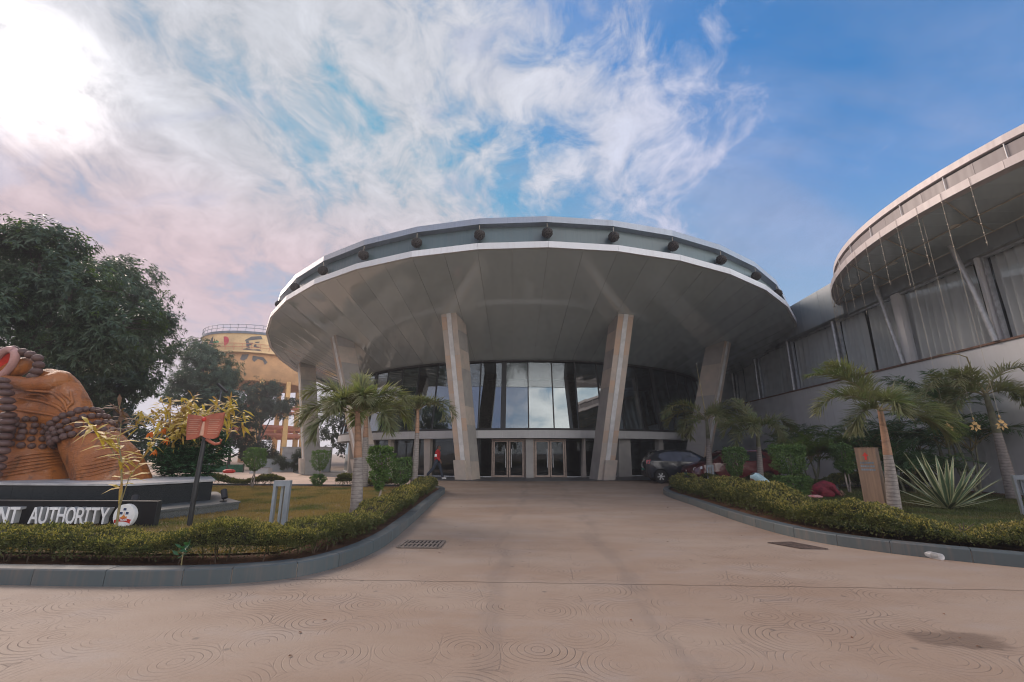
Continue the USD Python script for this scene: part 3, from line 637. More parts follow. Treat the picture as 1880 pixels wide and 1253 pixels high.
for a, w, lean, m in ((2.95, 0.42, 0, 'stone_grey_or_shade'), (-31.5, 0.26, 0, 'stone'), (-20.1, 0.36, 0.05, 'stone'), (14.6, 0.24, -0.08, 'stone'), (24.4, 0.92, -0.06, 'stone_grey_or_shade'), (-8.2, 0.2, 0, 'black_metal'), (-44, 0.26, 0.06, 'stone'), (-39, 0.2, 0.06, 'stone'), (-52, 0.3, 0.06, 'stone'), (35, 0.6, -0.1, 'stone_grey_or_shade')):
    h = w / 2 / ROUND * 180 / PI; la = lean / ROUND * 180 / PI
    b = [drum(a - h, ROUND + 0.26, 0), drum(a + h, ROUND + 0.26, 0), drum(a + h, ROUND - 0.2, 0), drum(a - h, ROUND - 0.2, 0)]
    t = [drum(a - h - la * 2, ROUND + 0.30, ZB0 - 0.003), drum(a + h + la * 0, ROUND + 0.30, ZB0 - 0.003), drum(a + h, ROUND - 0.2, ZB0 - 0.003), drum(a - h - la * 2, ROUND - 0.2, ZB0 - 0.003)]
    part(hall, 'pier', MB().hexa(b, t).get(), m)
# inside: floor slabs, back wall, ceiling
arcs = np.radians(np.linspace(-92, 92, 60))
def arc_ring(r0, r1, z0, z1):
    return prism([(DC[0] + r1 * math.sin(a), DC[1] - r1 * math.cos(a)) for a in arcs] + [(DC[0] + r0 * math.sin(a), DC[1] - r0 * math.cos(a)) for a in arcs[::-1]], z0, z1)
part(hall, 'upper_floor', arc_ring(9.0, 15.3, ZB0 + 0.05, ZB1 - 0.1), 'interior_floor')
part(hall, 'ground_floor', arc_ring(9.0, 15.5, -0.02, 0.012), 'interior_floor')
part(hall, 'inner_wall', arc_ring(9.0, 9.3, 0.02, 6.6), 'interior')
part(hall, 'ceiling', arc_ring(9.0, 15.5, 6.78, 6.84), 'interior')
part(hall, 'rear_wall', prism([(DC[0] + DR * math.sin(a), DC[1] - DR * math.cos(a)) for a in np.radians(np.linspace(84, 276, 50))], 0, 6.8), 'plaster')
# leaning columns with stone cladding
def column(V0, V1, phi, side, wf, dp, seed):
    r = random.Random(seed); V0 = np.array((*V0, 0.0)); V1 = np.array(V1, float); ph = math.radians(phi)
    n = np.array([side * math.sin(ph), -math.cos(ph), 0]); t = np.array([side * math.cos(ph), math.sin(ph), 0])
    at = lambda z: V0 + (V1 - V0) * (z / V1[2])
    H = V1[2] + 0.75; e = 0.014
    c4 = lambda z: [at(z) + t * e - n * e, at(z) + t * (wf - e) - n * e, at(z) + t * (wf - e) - n * (dp - e), at(z) + t * e - n * (dp - e)]
    col = part(hall, 'column', MB().hexa(c4(0.0), c4(H)).get(), 'mortar')
    def tile(face, u0, u1, z0, z1, m, pr=0.0, g=0.004, th=0.02, name='stone_panel'):
        P = (lambda u, z: at(z) + t * u + n * pr) if face == 'front' else (lambda u, z: at(z) - n * u - t * pr)
        if face == 'far': P = lambda u, z: at(z) + t * (wf + pr) - n * u
        dr = {'front': n, 'side': -t, 'far': t}[face]
        part(col, name, slab_to([P(u0, z0), P(u1, z0), P(u1, z1), P(u0, z1)], th, dr, g).get(), m)
    z = 0.0; k = 0
    rows = []
    while z < H - 0.2: rows.append((z, min(z + 0.62, H))); z += 0.62
    for z0, z1 in rows:
        tile('front', 0.0, 0.345 * wf, z0, z1, r.choice(['stone', 'stone', 'stone_warm'])); tile('front', 0.645 * wf, wf, z0, z1, r.choice(['stone', 'stone_warm', 'stone']))
    z = 0.0
    while z < H - 0.2:
        z1 = min(z + 0.93, H)
        tile('side', 0, dp, z, z1, r.choice(['stone_grey_or_shade', 'stone_grey_or_shade', 'stone'])); tile('far', 0, dp, z, z1, 'stone_grey_or_shade'); z += 0.93  # side slabs mostly greyer stone: their shading is put into the colour
    for z0, z1 in ((1.0, 3.9), (3.9, 6.6), (6.6, H)): tile('front', 0.35 * wf, 0.64 * wf, z0, z1, 'strip', 0.02, 0.002, 0.04, 'white_strip')
    P = lambda u, d, z: at(z) + t * u + n * d
    b0, b1 = 0.28 * wf, wf + 0.03
    part(col, 'foot_block', MB().hexa([P(b0, 0.22, 0), P(b1, 0.22, 0), P(b1, 0.0, 0), P(b0, 0.0, 0)], [P(b0, 0.2, 1.0), P(b1, 0.2, 1.0), P(b1, 0.0, 1.0), P(b0, 0.0, 1.0)]).get(), 'stone')
column((-3.38, 23.96), (-3.94, 21.02, 8.16), 15, -1, 0.85, 1.15, 1)
column((3.13, 24.07), (4.22, 21.54, 8.12), 15, 1, 0.85, 1.15, 2)
column((-9.93, 26.0), (-11.6, 24.32, 7.96), 43, -1, 0.85, 1.05, 3)
column((-15.37, 29.8), (-17.08, 30.64, 7.63), 50, -1, 0.85, 1.05, 4)
column((9.15, 26.46), (11.28, 26.15, 7.79), 43, 1, 0.85, 1.15, 5)
for x, y in ((-2.2, 21.6), (1.75, 21.7), (-6.5, 22.6)):
    pass
# wicker balls hung below the roof cap
ballpos = [va[i] for i in range(len(va)) if -60 < va[i] < 60]
names = ['leftmost', 'second', 'third', 'fourth', 'fifth', 'sixth', 'seventh', 'eighth', 'ninth', 'tenth', 'eleventh', 'twelfth', 'rightmost']
ballpos = [a for a in ballpos if -52 < a < 60]
def make_ball():
    r = np.random.default_rng(5); m = trimesh.creation.icosphere(4, 0.23); v = np.array(m.vertices); d = unit(v)
    n = meshkit.fbm(d * 5.0 + 7, 3, 2); w = np.sin(d @ np.array([9, 4, 17.0]) + 6 * n) * np.sin(d @ np.array([-14, 8, 6.0]) + 5 * n)
    v = d * (0.215 + 0.028 * w)[:, None]; v[:, 2] *= 0.96
    return v, np.array(m.faces)
first = None
for i, a in enumerate(ballpos):
    p = rim(a, -0.36, 0.83); word = names[i] if i < len(ballpos) - 1 else 'rightmost'
    lab = '%s dark wicker ball from the left hung along the round roof rim' % word if 0 < i < len(ballpos) - 1 else '%s dark wicker ball hung along the round roof rim' % word
    if first is None:
        first = thing('wicker_ball', lab, 'hanging ball', p, 'wicker balls along the round roof rim')
        part(first, 'ball', make_ball(), 'ball', True, local=True)
        part(first, 'hanger', tube([(0, 0, 0.3), (0, 0, 0.56)], 0.012, 5), 'wire', local=True) if False else part(first, 'hanger', tube([(0, 0, 0.20), (0, 0.0, 0.32), (0, 0, 0.44)], 0.012, 5), 'wire', local=True)
    else: dup(first, lab, p)

# ================================================================== the side wing
XW = 15.2
wing = thing('side_wing', 'long grey wing with curtained upper windows and pale lower wall', 'building', (XW, 24, 0))
seams = [9.5, 13.2, 16.3, 18.98, 21.7, 24.4, 27.1, 29.8, 32.5, 36]
for y0, y1 in zip(seams[:-1], seams[1:]):
    part(wing, 'wall_panel', slab_to([(XW, y0, 0), (XW, y1, 0), (XW, y1, 4.86), (XW, y0, 4.86)], 0.2, (-1, 0, 0), 0.005).get(), 'plaster')
part(wing, 'wall_core', box((XW + 0.18, 9.5, 0), (XW + 0.3, 36, 4.86)), 'wing_panel')
part(wing, 'sill', box((XW - 0.05, 9.5, 4.865), (XW + 0.3, 36, 4.93)), 'rust')
posts = [10.8, 14.9, 18.62, 22.48, 26.7, 30.86, 34.6]
def curtain(y0, y1, seed):
    r = random.Random(seed); n = int((y1 - y0) / 0.02); ys = np.linspace(y0, y1, n); ph = np.cumsum(np.full(n, 0.02 * 2 * PI / 0.36) * (1 + 0.35 * np.sin(ys * 3.1 + seed)))
    V = []
    for z, am, sh in ((4.95, 0.11, 0.0), (6.0, 0.10, 0.01), (7.0, 0.085, 0.0), (7.86, 0.06, 0.0)):
        V.append(np.column_stack([XW + 0.40 + am * np.sin(ph + 0.2 * math.sin(z * 2)) + sh, ys, np.full(n, z)]))
    V = np.array(V); F = []
    i, j = np.meshgrid(np.arange(3), np.arange(n - 1), indexing='ij'); q = np.stack([i * n + j, i * n + j + 1, (i + 1) * n + j + 1, (i + 1) * n + j], -1).reshape(-1, 4)
    return V.reshape(-1, 3), q
gaps = {0: (0.5, 2.3), 1: (0.25, 0.55), 2: (2.0, 2.2), 3: None, 4: (0.35, 0.75), 5: (2.6, 2.9)}
for i, (y0, y1) in enumerate(zip(posts[:-1], posts[1:])):
    part(wing, 'window_pane', pane([(XW + 0.2, y0 + 0.1, 4.94), (XW + 0.2, y1 - 0.1, 4.94), (XW + 0.2, y1 - 0.1, 7.86), (XW + 0.2, y0 + 0.1, 7.86)], (-1, 0, 0), 0.3), 'glass_wing')
    m = MB()
    for b in (((XW + 0.12, y0 + 0.09, 7.80), (XW + 0.26, y1 - 0.09, 7.88)), ((XW + 0.12, y0 + 0.09, 4.935), (XW + 0.26, y0 + 0.15, 7.80)), ((XW + 0.12, y1 - 0.15, 4.935), (XW + 0.26, y1 - 0.09, 7.80))): m.box(*b)
    part(wing, 'window_frame', m.get(), 'white_metal')
    g = gaps[i]; spans = [(y0 + 0.12, y1 - 0.12)] if g is None else [(y0 + 0.12, y0 + g[0]), (y0 + g[1], y1 - 0.12)]
    for s0, s1 in spans: part(wing, 'curtain', curtain(s0, s1, i + s0), 'curtain', True)
    if i == 1 or i == 2: part(wing, 'pier', box((XW + 0.02, y0 - 0.02 + 0.25 * (i == 1) - 0.25, 4.94), (XW + 0.3, y0 + 0.085, 7.89)), 'plaster')
for y in posts[3:]: part(wing, 'post', tube([(XW - 0.02, y, 4.93), (XW - 0.02, y, 6.4), (XW - 0.02, y, 7.93)], 0.085, 12), 'white_metal', True)
part(wing, 'strut', tube([(15.12, 18.67, 4.93), (15.0, 18.8, 6.7), (14.9, 18.93, 8.47)], 0.085, 12), 'white_metal', True)
part(wing, 'strut', tube([(15.12, 14.88, 4.93), (14.95, 14.98, 6.7), (14.72, 15.12, 8.47)], 0.085, 12), 'white_metal', True)
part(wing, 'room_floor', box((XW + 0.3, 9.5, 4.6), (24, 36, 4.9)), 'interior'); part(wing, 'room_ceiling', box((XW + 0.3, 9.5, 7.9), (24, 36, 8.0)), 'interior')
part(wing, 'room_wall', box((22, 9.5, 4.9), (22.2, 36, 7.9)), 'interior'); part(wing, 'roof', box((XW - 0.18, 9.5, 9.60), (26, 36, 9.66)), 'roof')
part(wing, 'end_wall', box((XW + 0.31, 35.8, 0), (26, 36, 9.58)), 'wing_panel'); part(wing, 'end_wall', box((XW + 0.31, 9.5, 0), (26, 9.7, 9.58)), 'wing_panel')
part(wing, 'link_wall', box((11.6, 34.9, 0), (XW + 0.2, 35.2, 9.3)), 'wing_panel')
edges = [21.25, 22.88, 24.47, 26.12, 27.77, 29.31, 31.0, 32.6, 34.2, 36]
for y0, y1 in zip(edges[:-1], edges[1:]):
    part(wing, 'fascia_panel', slab_to([(XW - 0.25, y0, 7.9), (XW - 0.25, y1, 7.9), (XW - 0.25, y1, 9.69), (XW - 0.25, y0, 9.69)], 0.05, (-1, 0, 0), 0.008).get(), 'wing_panel')
part(wing, 'fascia_backing', box((XW - 0.195, 21.3, 7.93), (XW - 0.15, 36, 9.64)), 'joint'); part(wing, 'fascia_soffit', box((XW - 0.2, 21.3, 7.89), (XW + 0.3, 36, 7.925)), 'wing_panel')
part(wing, 'fascia_return', box((XW - 0.25, 21.2, 7.9), (XW + 0.1, 21.245, 9.69)), 'wing_panel')
for y0, y1 in zip(list(np.arange(9.5, 21.0, 1.95)), list(np.arange(9.5, 21.0, 1.95))[1:] + [21.19]):
    part(wing, 'head_panel', slab_to([(XW - 0.02, y0, 7.9), (XW - 0.02, y1, 7.9), (XW - 0.02, y1, 8.455), (XW - 0.02, y0, 8.455)], 0.1, (-1, 0, 0), 0.006).get(), 'wing_panel')
part(wing, 'head_backing', box((XW + 0.06, 9.5, 7.9), (XW + 0.3, 21.2, 9.6)), 'joint')
# the second saucer roof above the wing
C2, R2, Z2 = np.array([23.3, 13.57]), 11.55, 8.45
st = 3.75
av = [st * k for k in range(-12, 13)]
def rim2(a, dr=0.0, z=Z2): a = math.radians(a); return np.array([C2[0] - (R2 + dr) * math.cos(a), C2[1] + (R2 + dr) * math.sin(a), z])
for i, (a0, a1) in enumerate(zip(av[:-1], av[1:])):
    o = rim2((a0 + a1) / 2, 1) - rim2((a0 + a1) / 2)
    part(wing, 'rim_trim', slab_to([rim2(a0, 0, Z2), rim2(a1, 0, Z2), rim2(a1, 0, Z2 + 0.25), rim2(a0, 0, Z2 + 0.25)], 0.3, o, 0.004).get(), 'trim_dull')
    part(wing, 'rim_fascia', slab_to([rim2(a0, -0.26, Z2 + 0.24), rim2(a1, -0.26, Z2 + 0.24), rim2(a1, -0.26, Z2 + 0.74), rim2(a0, -0.26, Z2 + 0.74)], 0.05, o, 0.004).get(), 'fascia_warm')
    part(wing, 'shadow_gap', slab_to([rim2(a0, -0.33, Z2 + 0.70), rim2(a1, -0.33, Z2 + 0.70), rim2(a1, -0.33, Z2 + 0.84), rim2(a0, -0.33, Z2 + 0.84)], 0.05, o).get(), 'dark_gap')
    q0 = [rim2(a, d, z) for a in (a0, a1) for d, z in ((-0.5, Z2 + 0.79), (-0.20, Z2 + 0.81), (-0.22, Z2 + 1.03), (-0.5, Z2 + 1.05))]
    part(wing, 'roof_cap', MB().hexa([q0[0], q0[4], q0[5], q0[1]], [q0[3], q0[7], q0[6], q0[2]]).get(), 'trim_dull')
    xi = XW - 0.03
    P0, P1 = rim2(a0, -0.02, Z2 + 0.02), rim2(a1, -0.02, Z2 + 0.02); m0, m1 = P0 + ((xi - P0[0]) * 0.55, 0, 0), P1 + ((xi - P1[0]) * 0.55, 0, 0)
    if min(P0[0], P1[0]) < xi - 0.05:
        part(wing, 'soffit_panel', slab_to([P0, P1, m1, m0], 0.03, (0, 0, -1), 0.004).get(), 'soffit'); part(wing, 'soffit_panel', slab_to([m0, m1, (xi, P1[1], Z2 + 0.02), (xi, P0[1], Z2 + 0.02)], 0.03, (0, 0, -1), 0.004).get(), 'soffit')
    if i % 2 == 0: part(wing, 'fascia_rod', tube([rim2(a0, -0.22, Z2 + 0.25), rim2(a0, -0.22, Z2 + 0.5), rim2(a0, -0.22, Z2 + 0.78)], 0.014, 6), 'strip')
def strip3(p, q, w=0.02): return tube([p, (np.array(p) + q) / 2, q], w, 5)
zj = Z2 - 0.012
mids = []
for k in range(-11, 12, 3):
    P = rim2(st * k, -0.1, zj); Q = rim2(st * (k + 1.5), -0.1, zj); M = np.array([P[0] + (XW - P[0]) * 0.52, Q[1], zj]); Wp = np.array([XW - 0.05, rim2(st * (k + 2.6), 0, zj)[1], zj])
    if P[0] > XW - 0.4: continue
    part(wing, 'joint_strip', strip3(P, M), 'wire'); part(wing, 'joint_strip', strip3(M, Wp), 'wire'); mids.append(M)
for a, b in zip(mids[:-1], mids[1:]): part(wing, 'joint_strip', strip3(a, b), 'wire')
part(wing, 'joint_strip', strip3(np.array([XW - 0.06, 9.6, zj]), np.array([XW - 0.06, 21.1, zj])), 'wire')
for x, y in ((13.63, 13.68), (13.85, 16.58), (13.95, 18.9)): part(wing, 'downlight', MB().lathe([(0.0, Z2 - 0.004), (0.13, Z2 - 0.006), (0.15, Z2 + 0.01), (0.15, Z2 + 0.03)], (x, y, 0), 20).get(), 'downlight', True)
# strings of small lights hanging over the rim
r = random.Random(8)
sp = [a for a in np.arange(-11.25, 42, st * 1.0)]
for i, a in enumerate(sp):
    tp = rim2(a, 0.02, Z2 + 0.24); ln = r.uniform(1.9, 2.5)
    k = thing('light_string', 'thin string of tiny lights hanging over the rim of the right saucer roof', 'light string', tp, 'light strings on the right saucer roof')
    part(k, 'wire', tube([tp, tp - (0, 0, ln / 2), tp - (0, 0, ln)], 0.0035, 5), 'wire')
    m = MB()
    for j in range(7): q = tp - (0, 0, 0.3 + j * (ln - 0.4) / 6); m.box(q + (-0.011, -0.011, -0.011), q + (0.011, 0.011, 0.011))
    part(k, 'bulbs', m.get(), 'wire', kind='stuff')
for i, (y, lab) in enumerate(((13.95, 'left'), (13.12, 'middle'), (12.4, 'right'))):
    x = 12.16; k = thing('flower_drop', 'golden flower ornament on a long wire, %s of the three before the right palms' % lab, 'ornament', (x, y, 2.08), 'golden flower drops')
    part(k, 'wire', tube([(x, y, 2.15), (x, y, 4.5), (x - 0.2 if False else x, y, 8.5)], 0.005, 4), 'wire')
    v = []; m = MB()
    for q in range(8):
        a = q * PI / 4; d = np.array([math.cos(a), 0.25 * math.sin(2 * a), math.sin(a)]); m.add(*leaves([np.array([x, y, 2.08]) + d * 0.03], [d], [(0, -1, 0.2)], 0.13, 0.075, 0.25))
    part(k, 'flower', m.get(), 'gold'); part(k, 'bud', MB().lathe([(0.0, 2.24), (0.02, 2.26), (0.02, 2.31), (0.0, 2.33)], (x, y, 0), 8).get(), 'gold')
# ================================================================== hedges
def hedge(path, d0, seed, height, width, nleaf, label, name='clipped_hedge', tips=0.5, group=None):
    r = np.random.default_rng(seed)
    P = offset(path, d0); L = np.concatenate([[0], np.cumsum(np.linalg.norm(np.diff(P, axis=0), axis=1))]); T = unit(np.gradient(P, axis=0)); Nn = np.stack([-T[:, 1], T[:, 0]], 1)
    mid = P[len(P) // 2]; h = thing(name, label, 'hedge', (mid[0], mid[1], 0.1), group)
    def at(s): return np.stack([np.interp(s, L, P[:, 0]), np.interp(s, L, P[:, 1])], 1), np.stack([np.interp(s, L, Nn[:, 0]), np.interp(s, L, Nn[:, 1])], 1)
    def surf(s, th, k=1.0):
        p, n = at(s); H = height(s, p); W = width(s, p)
        ex = np.sign(np.cos(th)) * np.abs(np.cos(th)) ** 0.7; ez = np.abs(np.sin(th)) ** 0.6
        q = np.column_stack([p + n * (ex * W * 0.5 * k)[:, None], 0.1 + 0.08 + (H - 0.08) * ez * k])
        nb = meshkit.fbm(q * 4.5 + seed, 3, 3) - 0.5; nb2 = meshkit.fbm(q * 14 + seed, 2, 4) - 0.5
        out = np.column_stack([n * np.cos(th)[:, None], np.sin(th)])
        return q + out * ((nb * 0.20 + nb2 * 0.10) * k)[:, None], out, ez
    near = np.clip(8.0 / np.maximum(np.linalg.norm(P, axis=1), 4.5), 0.25, 1.6) ** 2
    cdf = np.cumsum(near); s = np.interp(r.random(nleaf) * cdf[-1], cdf, L)
    th = r.uniform(0.0, PI, nleaf); q, out, ez = surf(s, th)
    depth = r.random(nleaf) ** 2 * 0.10; q = q - out * depth[:, None]
    keep = (ez > 0.35) | (r.random(nleaf) < 0.45); q, out, ez, depth = q[keep], out[keep], ez[keep], depth[keep]; n = len(q)
    D = unit(out * 0.8 + rnd_dirs(r, n) * 1.0 + (0, 0, 0.35)); far = np.clip(np.linalg.norm(q[:, :2], axis=1) / 7, 0.9, 1.9)
    istip = (r.random(n) < tips * np.clip((ez - 0.55) * 2.2, 0, 1) * (0.35 + meshkit.fbm(q * 3.0, 3, 9) * 1.3)) & (depth < 0.05)
    for mask, nm, m in ((~istip, 'foliage', 'hedge_leaf'), (istip, 'new_growth', 'hedge_tip')):
        k = mask.sum(); V, F = leaves(q[mask], D[mask], rnd_dirs(r, k) + (0, 0, 0.8), r.uniform(0.022, 0.042, k) * far[mask], r.uniform(0.011, 0.018, k) * far[mask], 0.2)
        part(h, nm, (V, F), m, kind='stuff')
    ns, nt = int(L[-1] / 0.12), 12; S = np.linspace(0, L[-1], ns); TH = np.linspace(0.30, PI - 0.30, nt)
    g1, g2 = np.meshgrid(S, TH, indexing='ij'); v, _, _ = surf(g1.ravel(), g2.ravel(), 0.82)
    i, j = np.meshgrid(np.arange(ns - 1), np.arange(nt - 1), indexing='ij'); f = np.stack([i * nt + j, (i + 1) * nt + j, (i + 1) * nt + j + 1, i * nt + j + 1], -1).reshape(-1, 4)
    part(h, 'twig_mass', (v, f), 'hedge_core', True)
    m = MB(); k = int(L[-1] / 0.16); ss = r.uniform(0, L[-1], k); p, n2 = at(ss)
    for a, b in zip(p, n2):
        o = a + b * r.uniform(-0.22, 0.22); z = 0.1
        m.tube([(o[0], o[1], z - 0.02), (o[0] + r.normal(0, 0.03), o[1] + r.normal(0, 0.03), z + 0.14), (o[0] + r.normal(0, 0.08), o[1] + r.normal(0, 0.08), z + 0.30)], [0.011, 0.008, 0.005], 4)
    part(h, 'stems', m.get(), 'twig', kind='stuff')
    return h
def seg(path, f): return path[f(path[:, 0], path[:, 1])]
pl = seg(KERB_L, lambda x, y: (x > -12) & (y < 17.0))
hl = lambda s, p: 0.27 + 0.26 * np.exp(-((p[:, 0] + 3.75) / 0.55) ** 2) * (p[:, 1] < 6.5) + 0.13 * np.exp(-((p[:, 0] + 6.6) / 0.9) ** 2) - 0.05 * np.exp(-((p[:, 0] + 5.0) / 0.5) ** 2) + 0.10 * np.clip((p[:, 1] - 12) / 4, 0, 1) + 0.07 * np.sin(s * 2.1)
hedge(pl, 0.66, 21, hl, lambda s, p: 0.72 + 0 * s, 120000, 'low clipped olive hedge along the left kerb, curving up to the entrance')
pr = seg(KERB_R, lambda x, y: (x < 12.5) & (y < 17.6))
hr = lambda s, p: 0.27 + 0.27 * np.abs(np.sin(s * 1.35 + 0.4)) ** 1.5 + 0.10 * np.sin(s * 0.7)
hedge(pr, -0.78, 22, hr, lambda s, p: 0.95 + 0.15 * np.sin(s * 1.35 * 2), 120000, 'mounded olive hedge of rounded bushes along the right kerb')
# scrubby far hedges: on the left lawn's far edge and before the cars
def mini(pts, seed, H, W, n, label, name='low_hedge', tips=0.2): hedge(spline(pts, 0.06, 0.001), 0.0, seed, lambda s, p: H * (0.75 + 0.3 * np.sin(s * 2.7 + seed)), lambda s, p: W + 0 * s, n, label, name, tips)
mini([(-13.5, 17.7), (-11.5, 17.55), (-9.9, 17.45)], 31, 0.42, 0.45, 9000, 'thin scrubby hedge row on the far edge of the left lawn beside the round topiary')
mini([(-7.6, 17.35), (-6.2, 17.3), (-4.9, 17.1)], 32, 0.45, 0.5, 9000, 'thin scrubby hedge row behind the palm trunks near the hall')
mini([(6.6, 18.4), (8.2, 18.6), (9.6, 18.7)], 33, 0.42, 0.8, 14000, 'dark green bushy hedge in front of the maroon car', tips=0.12)
mini([(9.4, 17.2), (11.5, 17.4), (14.2, 17.2)], 34, 0.55, 0.8, 14000, 'dark green low hedge at the foot of the areca palms', tips=0.1)

# ================================================================== topiary bushes
def topiary(base, label, crown, hstem, seed, leaf=0.05, n=2600, lean=(0, 0)):
    """crown: list of (z, radius) profile, or several of them for tiers."""
    r = np.random.default_rng(seed); x, y = base; t = thing('topiary_bush', label, 'topiary', (x, y, 0.1), 'clipped topiary bushes on the lawns')
    m = MB(); tiers = crown if isinstance(crown[0][0], (tuple, list)) else [crown]
    zt = tiers[-1][-1][0]
    for k in range(3):
        a = r.uniform(0, 6.28); m.tube([(x + 0.03 * math.cos(a), y + 0.03 * math.sin(a), 0.08), (x + 0.05 * math.cos(a + 1) + lean[0] * 0.3, y + 0.05 * math.sin(a + 1), hstem * 0.55), (x + 0.06 * math.cos(a + 2) + lean[0] * 0.6, y, hstem), (x + lean[0] + r.normal(0, 0.06), y + r.normal(0, 0.06), zt - 0.15)], [0.026, 0.02, 0.016, 0.008], 6)
    part(t, 'trunk', m.get(), 'bark_pale', True)
    PV, PF, nn = [], [], 0
    for pf in tiers:
        pf = np.array(pf); zz = r.uniform(pf[0, 0], pf[-1, 0], n); R = np.interp(zz, pf[:, 0], pf[:, 1]); a = r.uniform(0, 2 * PI, n)
        rad = R * np.sqrt(r.uniform(0.45, 1.0, n)); cap = r.random(n) < 0.25
        zz[cap] = pf[-1, 0] - r.random(cap.sum()) * 0.06; rad[cap] = np.interp(pf[-1, 0] - 0.05, pf[:, 0], pf[:, 1]) * np.sqrt(r.random(cap.sum()))
        lx = lean[0] * (zz - 0.1) / zt
        q = np.column_stack([x + lx + rad * np.cos(a), y + rad * np.sin(a), zz]); nb = meshkit.fbm(q * 5 + seed, 3, 1) - 0.5
        out = np.column_stack([np.cos(a), np.sin(a), np.where(cap, 1.0, 0.25)]); q = q + unit(out) * (nb * 0.32)[:, None]
        V, F = leaves(q, out * 0.7 + rnd_dirs(r, n) * 0.9 + (0, 0, -0.25), out + rnd_dirs(r, n) * 0.6 + (0, 0, 0.5), r.uniform(0.75, 1.5, n) * leaf, r.uniform(0.5, 0.75, n) * leaf, 0.2)
        PV.append(V); PF.append(F + nn); nn += len(V)
    part(t, 'crown', (np.vstack(PV), np.vstack(PF)), 'ficus')
topiary((-10.65, 16.8), 'round topiary ball on a bare stem at the far edge of the left lawn', [(0.72, 0.10), (0.9, 0.30), (1.15, 0.40), (1.4, 0.36), (1.5, 0.2)], 0.7, 41, 0.06, 2200)
topiary((-8.42, 17.4), 'narrow topiary with a top-knot near the outer left stone column', [[(0.15, 0.16), (0.35, 0.26), (0.52, 0.12)], [(0.72, 0.12), (0.95, 0.28), (1.3, 0.34), (1.4, 0.28)]], 0.5, 42, 0.06, 1500)
topiary((-3.63, 10.5), 'tall flat-topped topiary on a twisted stem right of the big left palm', [(0.55, 0.08), (0.8, 0.17), (1.1, 0.25), (1.32, 0.29), (1.46, 0.27)], 0.6, 43, 0.062, 2600)
topiary((-4.85, 16.3), 'squat oval topiary between the tall topiary and the hedge end', [(0.30, 0.16), (0.5, 0.30), (0.85, 0.37), (1.08, 0.30), (1.15, 0.18)], 0.35, 44, 0.07, 2400)
topiary((6.5, 15.5), 'leaning club-shaped topiary in front of the maroon car', [(0.62, 0.10), (0.85, 0.22), (1.15, 0.36), (1.4, 0.35), (1.5, 0.26)], 0.75, 45, 0.065, 2200, (0.06, 0))
topiary((6.83, 12.8), 'two-tiered square topiary beside the crouching woman', [[(0.22, 0.26), (0.4, 0.40), (0.66, 0.43), (0.74, 0.38)], [(0.82, 0.20), (0.95, 0.36), (1.25, 0.42), (1.46, 0.40), (1.53, 0.34)]], 0.3, 46, 0.055, 3000)
topiary((10.1, 15.6), 'pale-stemmed dark topiary behind the arrow pillar', [[(0.75, 0.12), (0.9, 0.26), (1.05, 0.18)], [(1.1, 0.14), (1.25, 0.28), (1.52, 0.30), (1.6, 0.22)]], 0.8, 47, 0.065, 1300)

# ================================================================== palms
def frond(r, base, az, el, length, curl, leaf, nl, bushy=1.0, tw=0.0, wid=0.018, dens=2):
    n = 18; s = np.linspace(0, 1, n); e = el - curl * s ** 1.25; a = az + tw * s
    d = np.stack([np.cos(e) * np.cos(a), np.cos(e) * np.sin(a), np.sin(e)], 1); p = np.vstack([base, base + np.cumsum(d[:-1] * (length / (n - 1)), axis=0)])
    m = nl * dens; u = r.uniform(0.14, 1.0, m) ** 0.9; P = np.stack([np.interp(u, s, p[:, k]) for k in range(3)], 1); D = unit(np.stack([np.interp(u, s, d[:, k]) for k in range(3)], 1))
    side = unit(np.cross(D, (0, 0, 1.0))); up = np.cross(side, D)
    ph = r.choice([-1, 1], m) * (PI / 2) * r.uniform(1 - 0.8 * bushy, 1.0, m) ** 1.0
    R = side * np.sin(ph)[:, None] + up * np.cos(ph)[:, None]
    L = leaf * (0.45 + 0.75 * np.sin(PI * np.clip(u * 0.92 + 0.06, 0, 1)) ** 0.8) * r.uniform(0.8, 1.15, m)
    dirs = unit(R * 0.85 + D * (0.45 + 0.5 * u)[:, None] + rnd_dirs(r, m) * 0.2)
    V, F = blades(P, dirs, unit(np.cross(dirs, R * 0.3 + up + rnd_dirs(r, m) * 0.5)), L, wid * r.uniform(0.65, 1.1, m), r.uniform(0.1, 0.75, m))
    return (V, F), (p, np.linspace(0.016, 0.004, n) * (length / 1.6) ** 0.5)
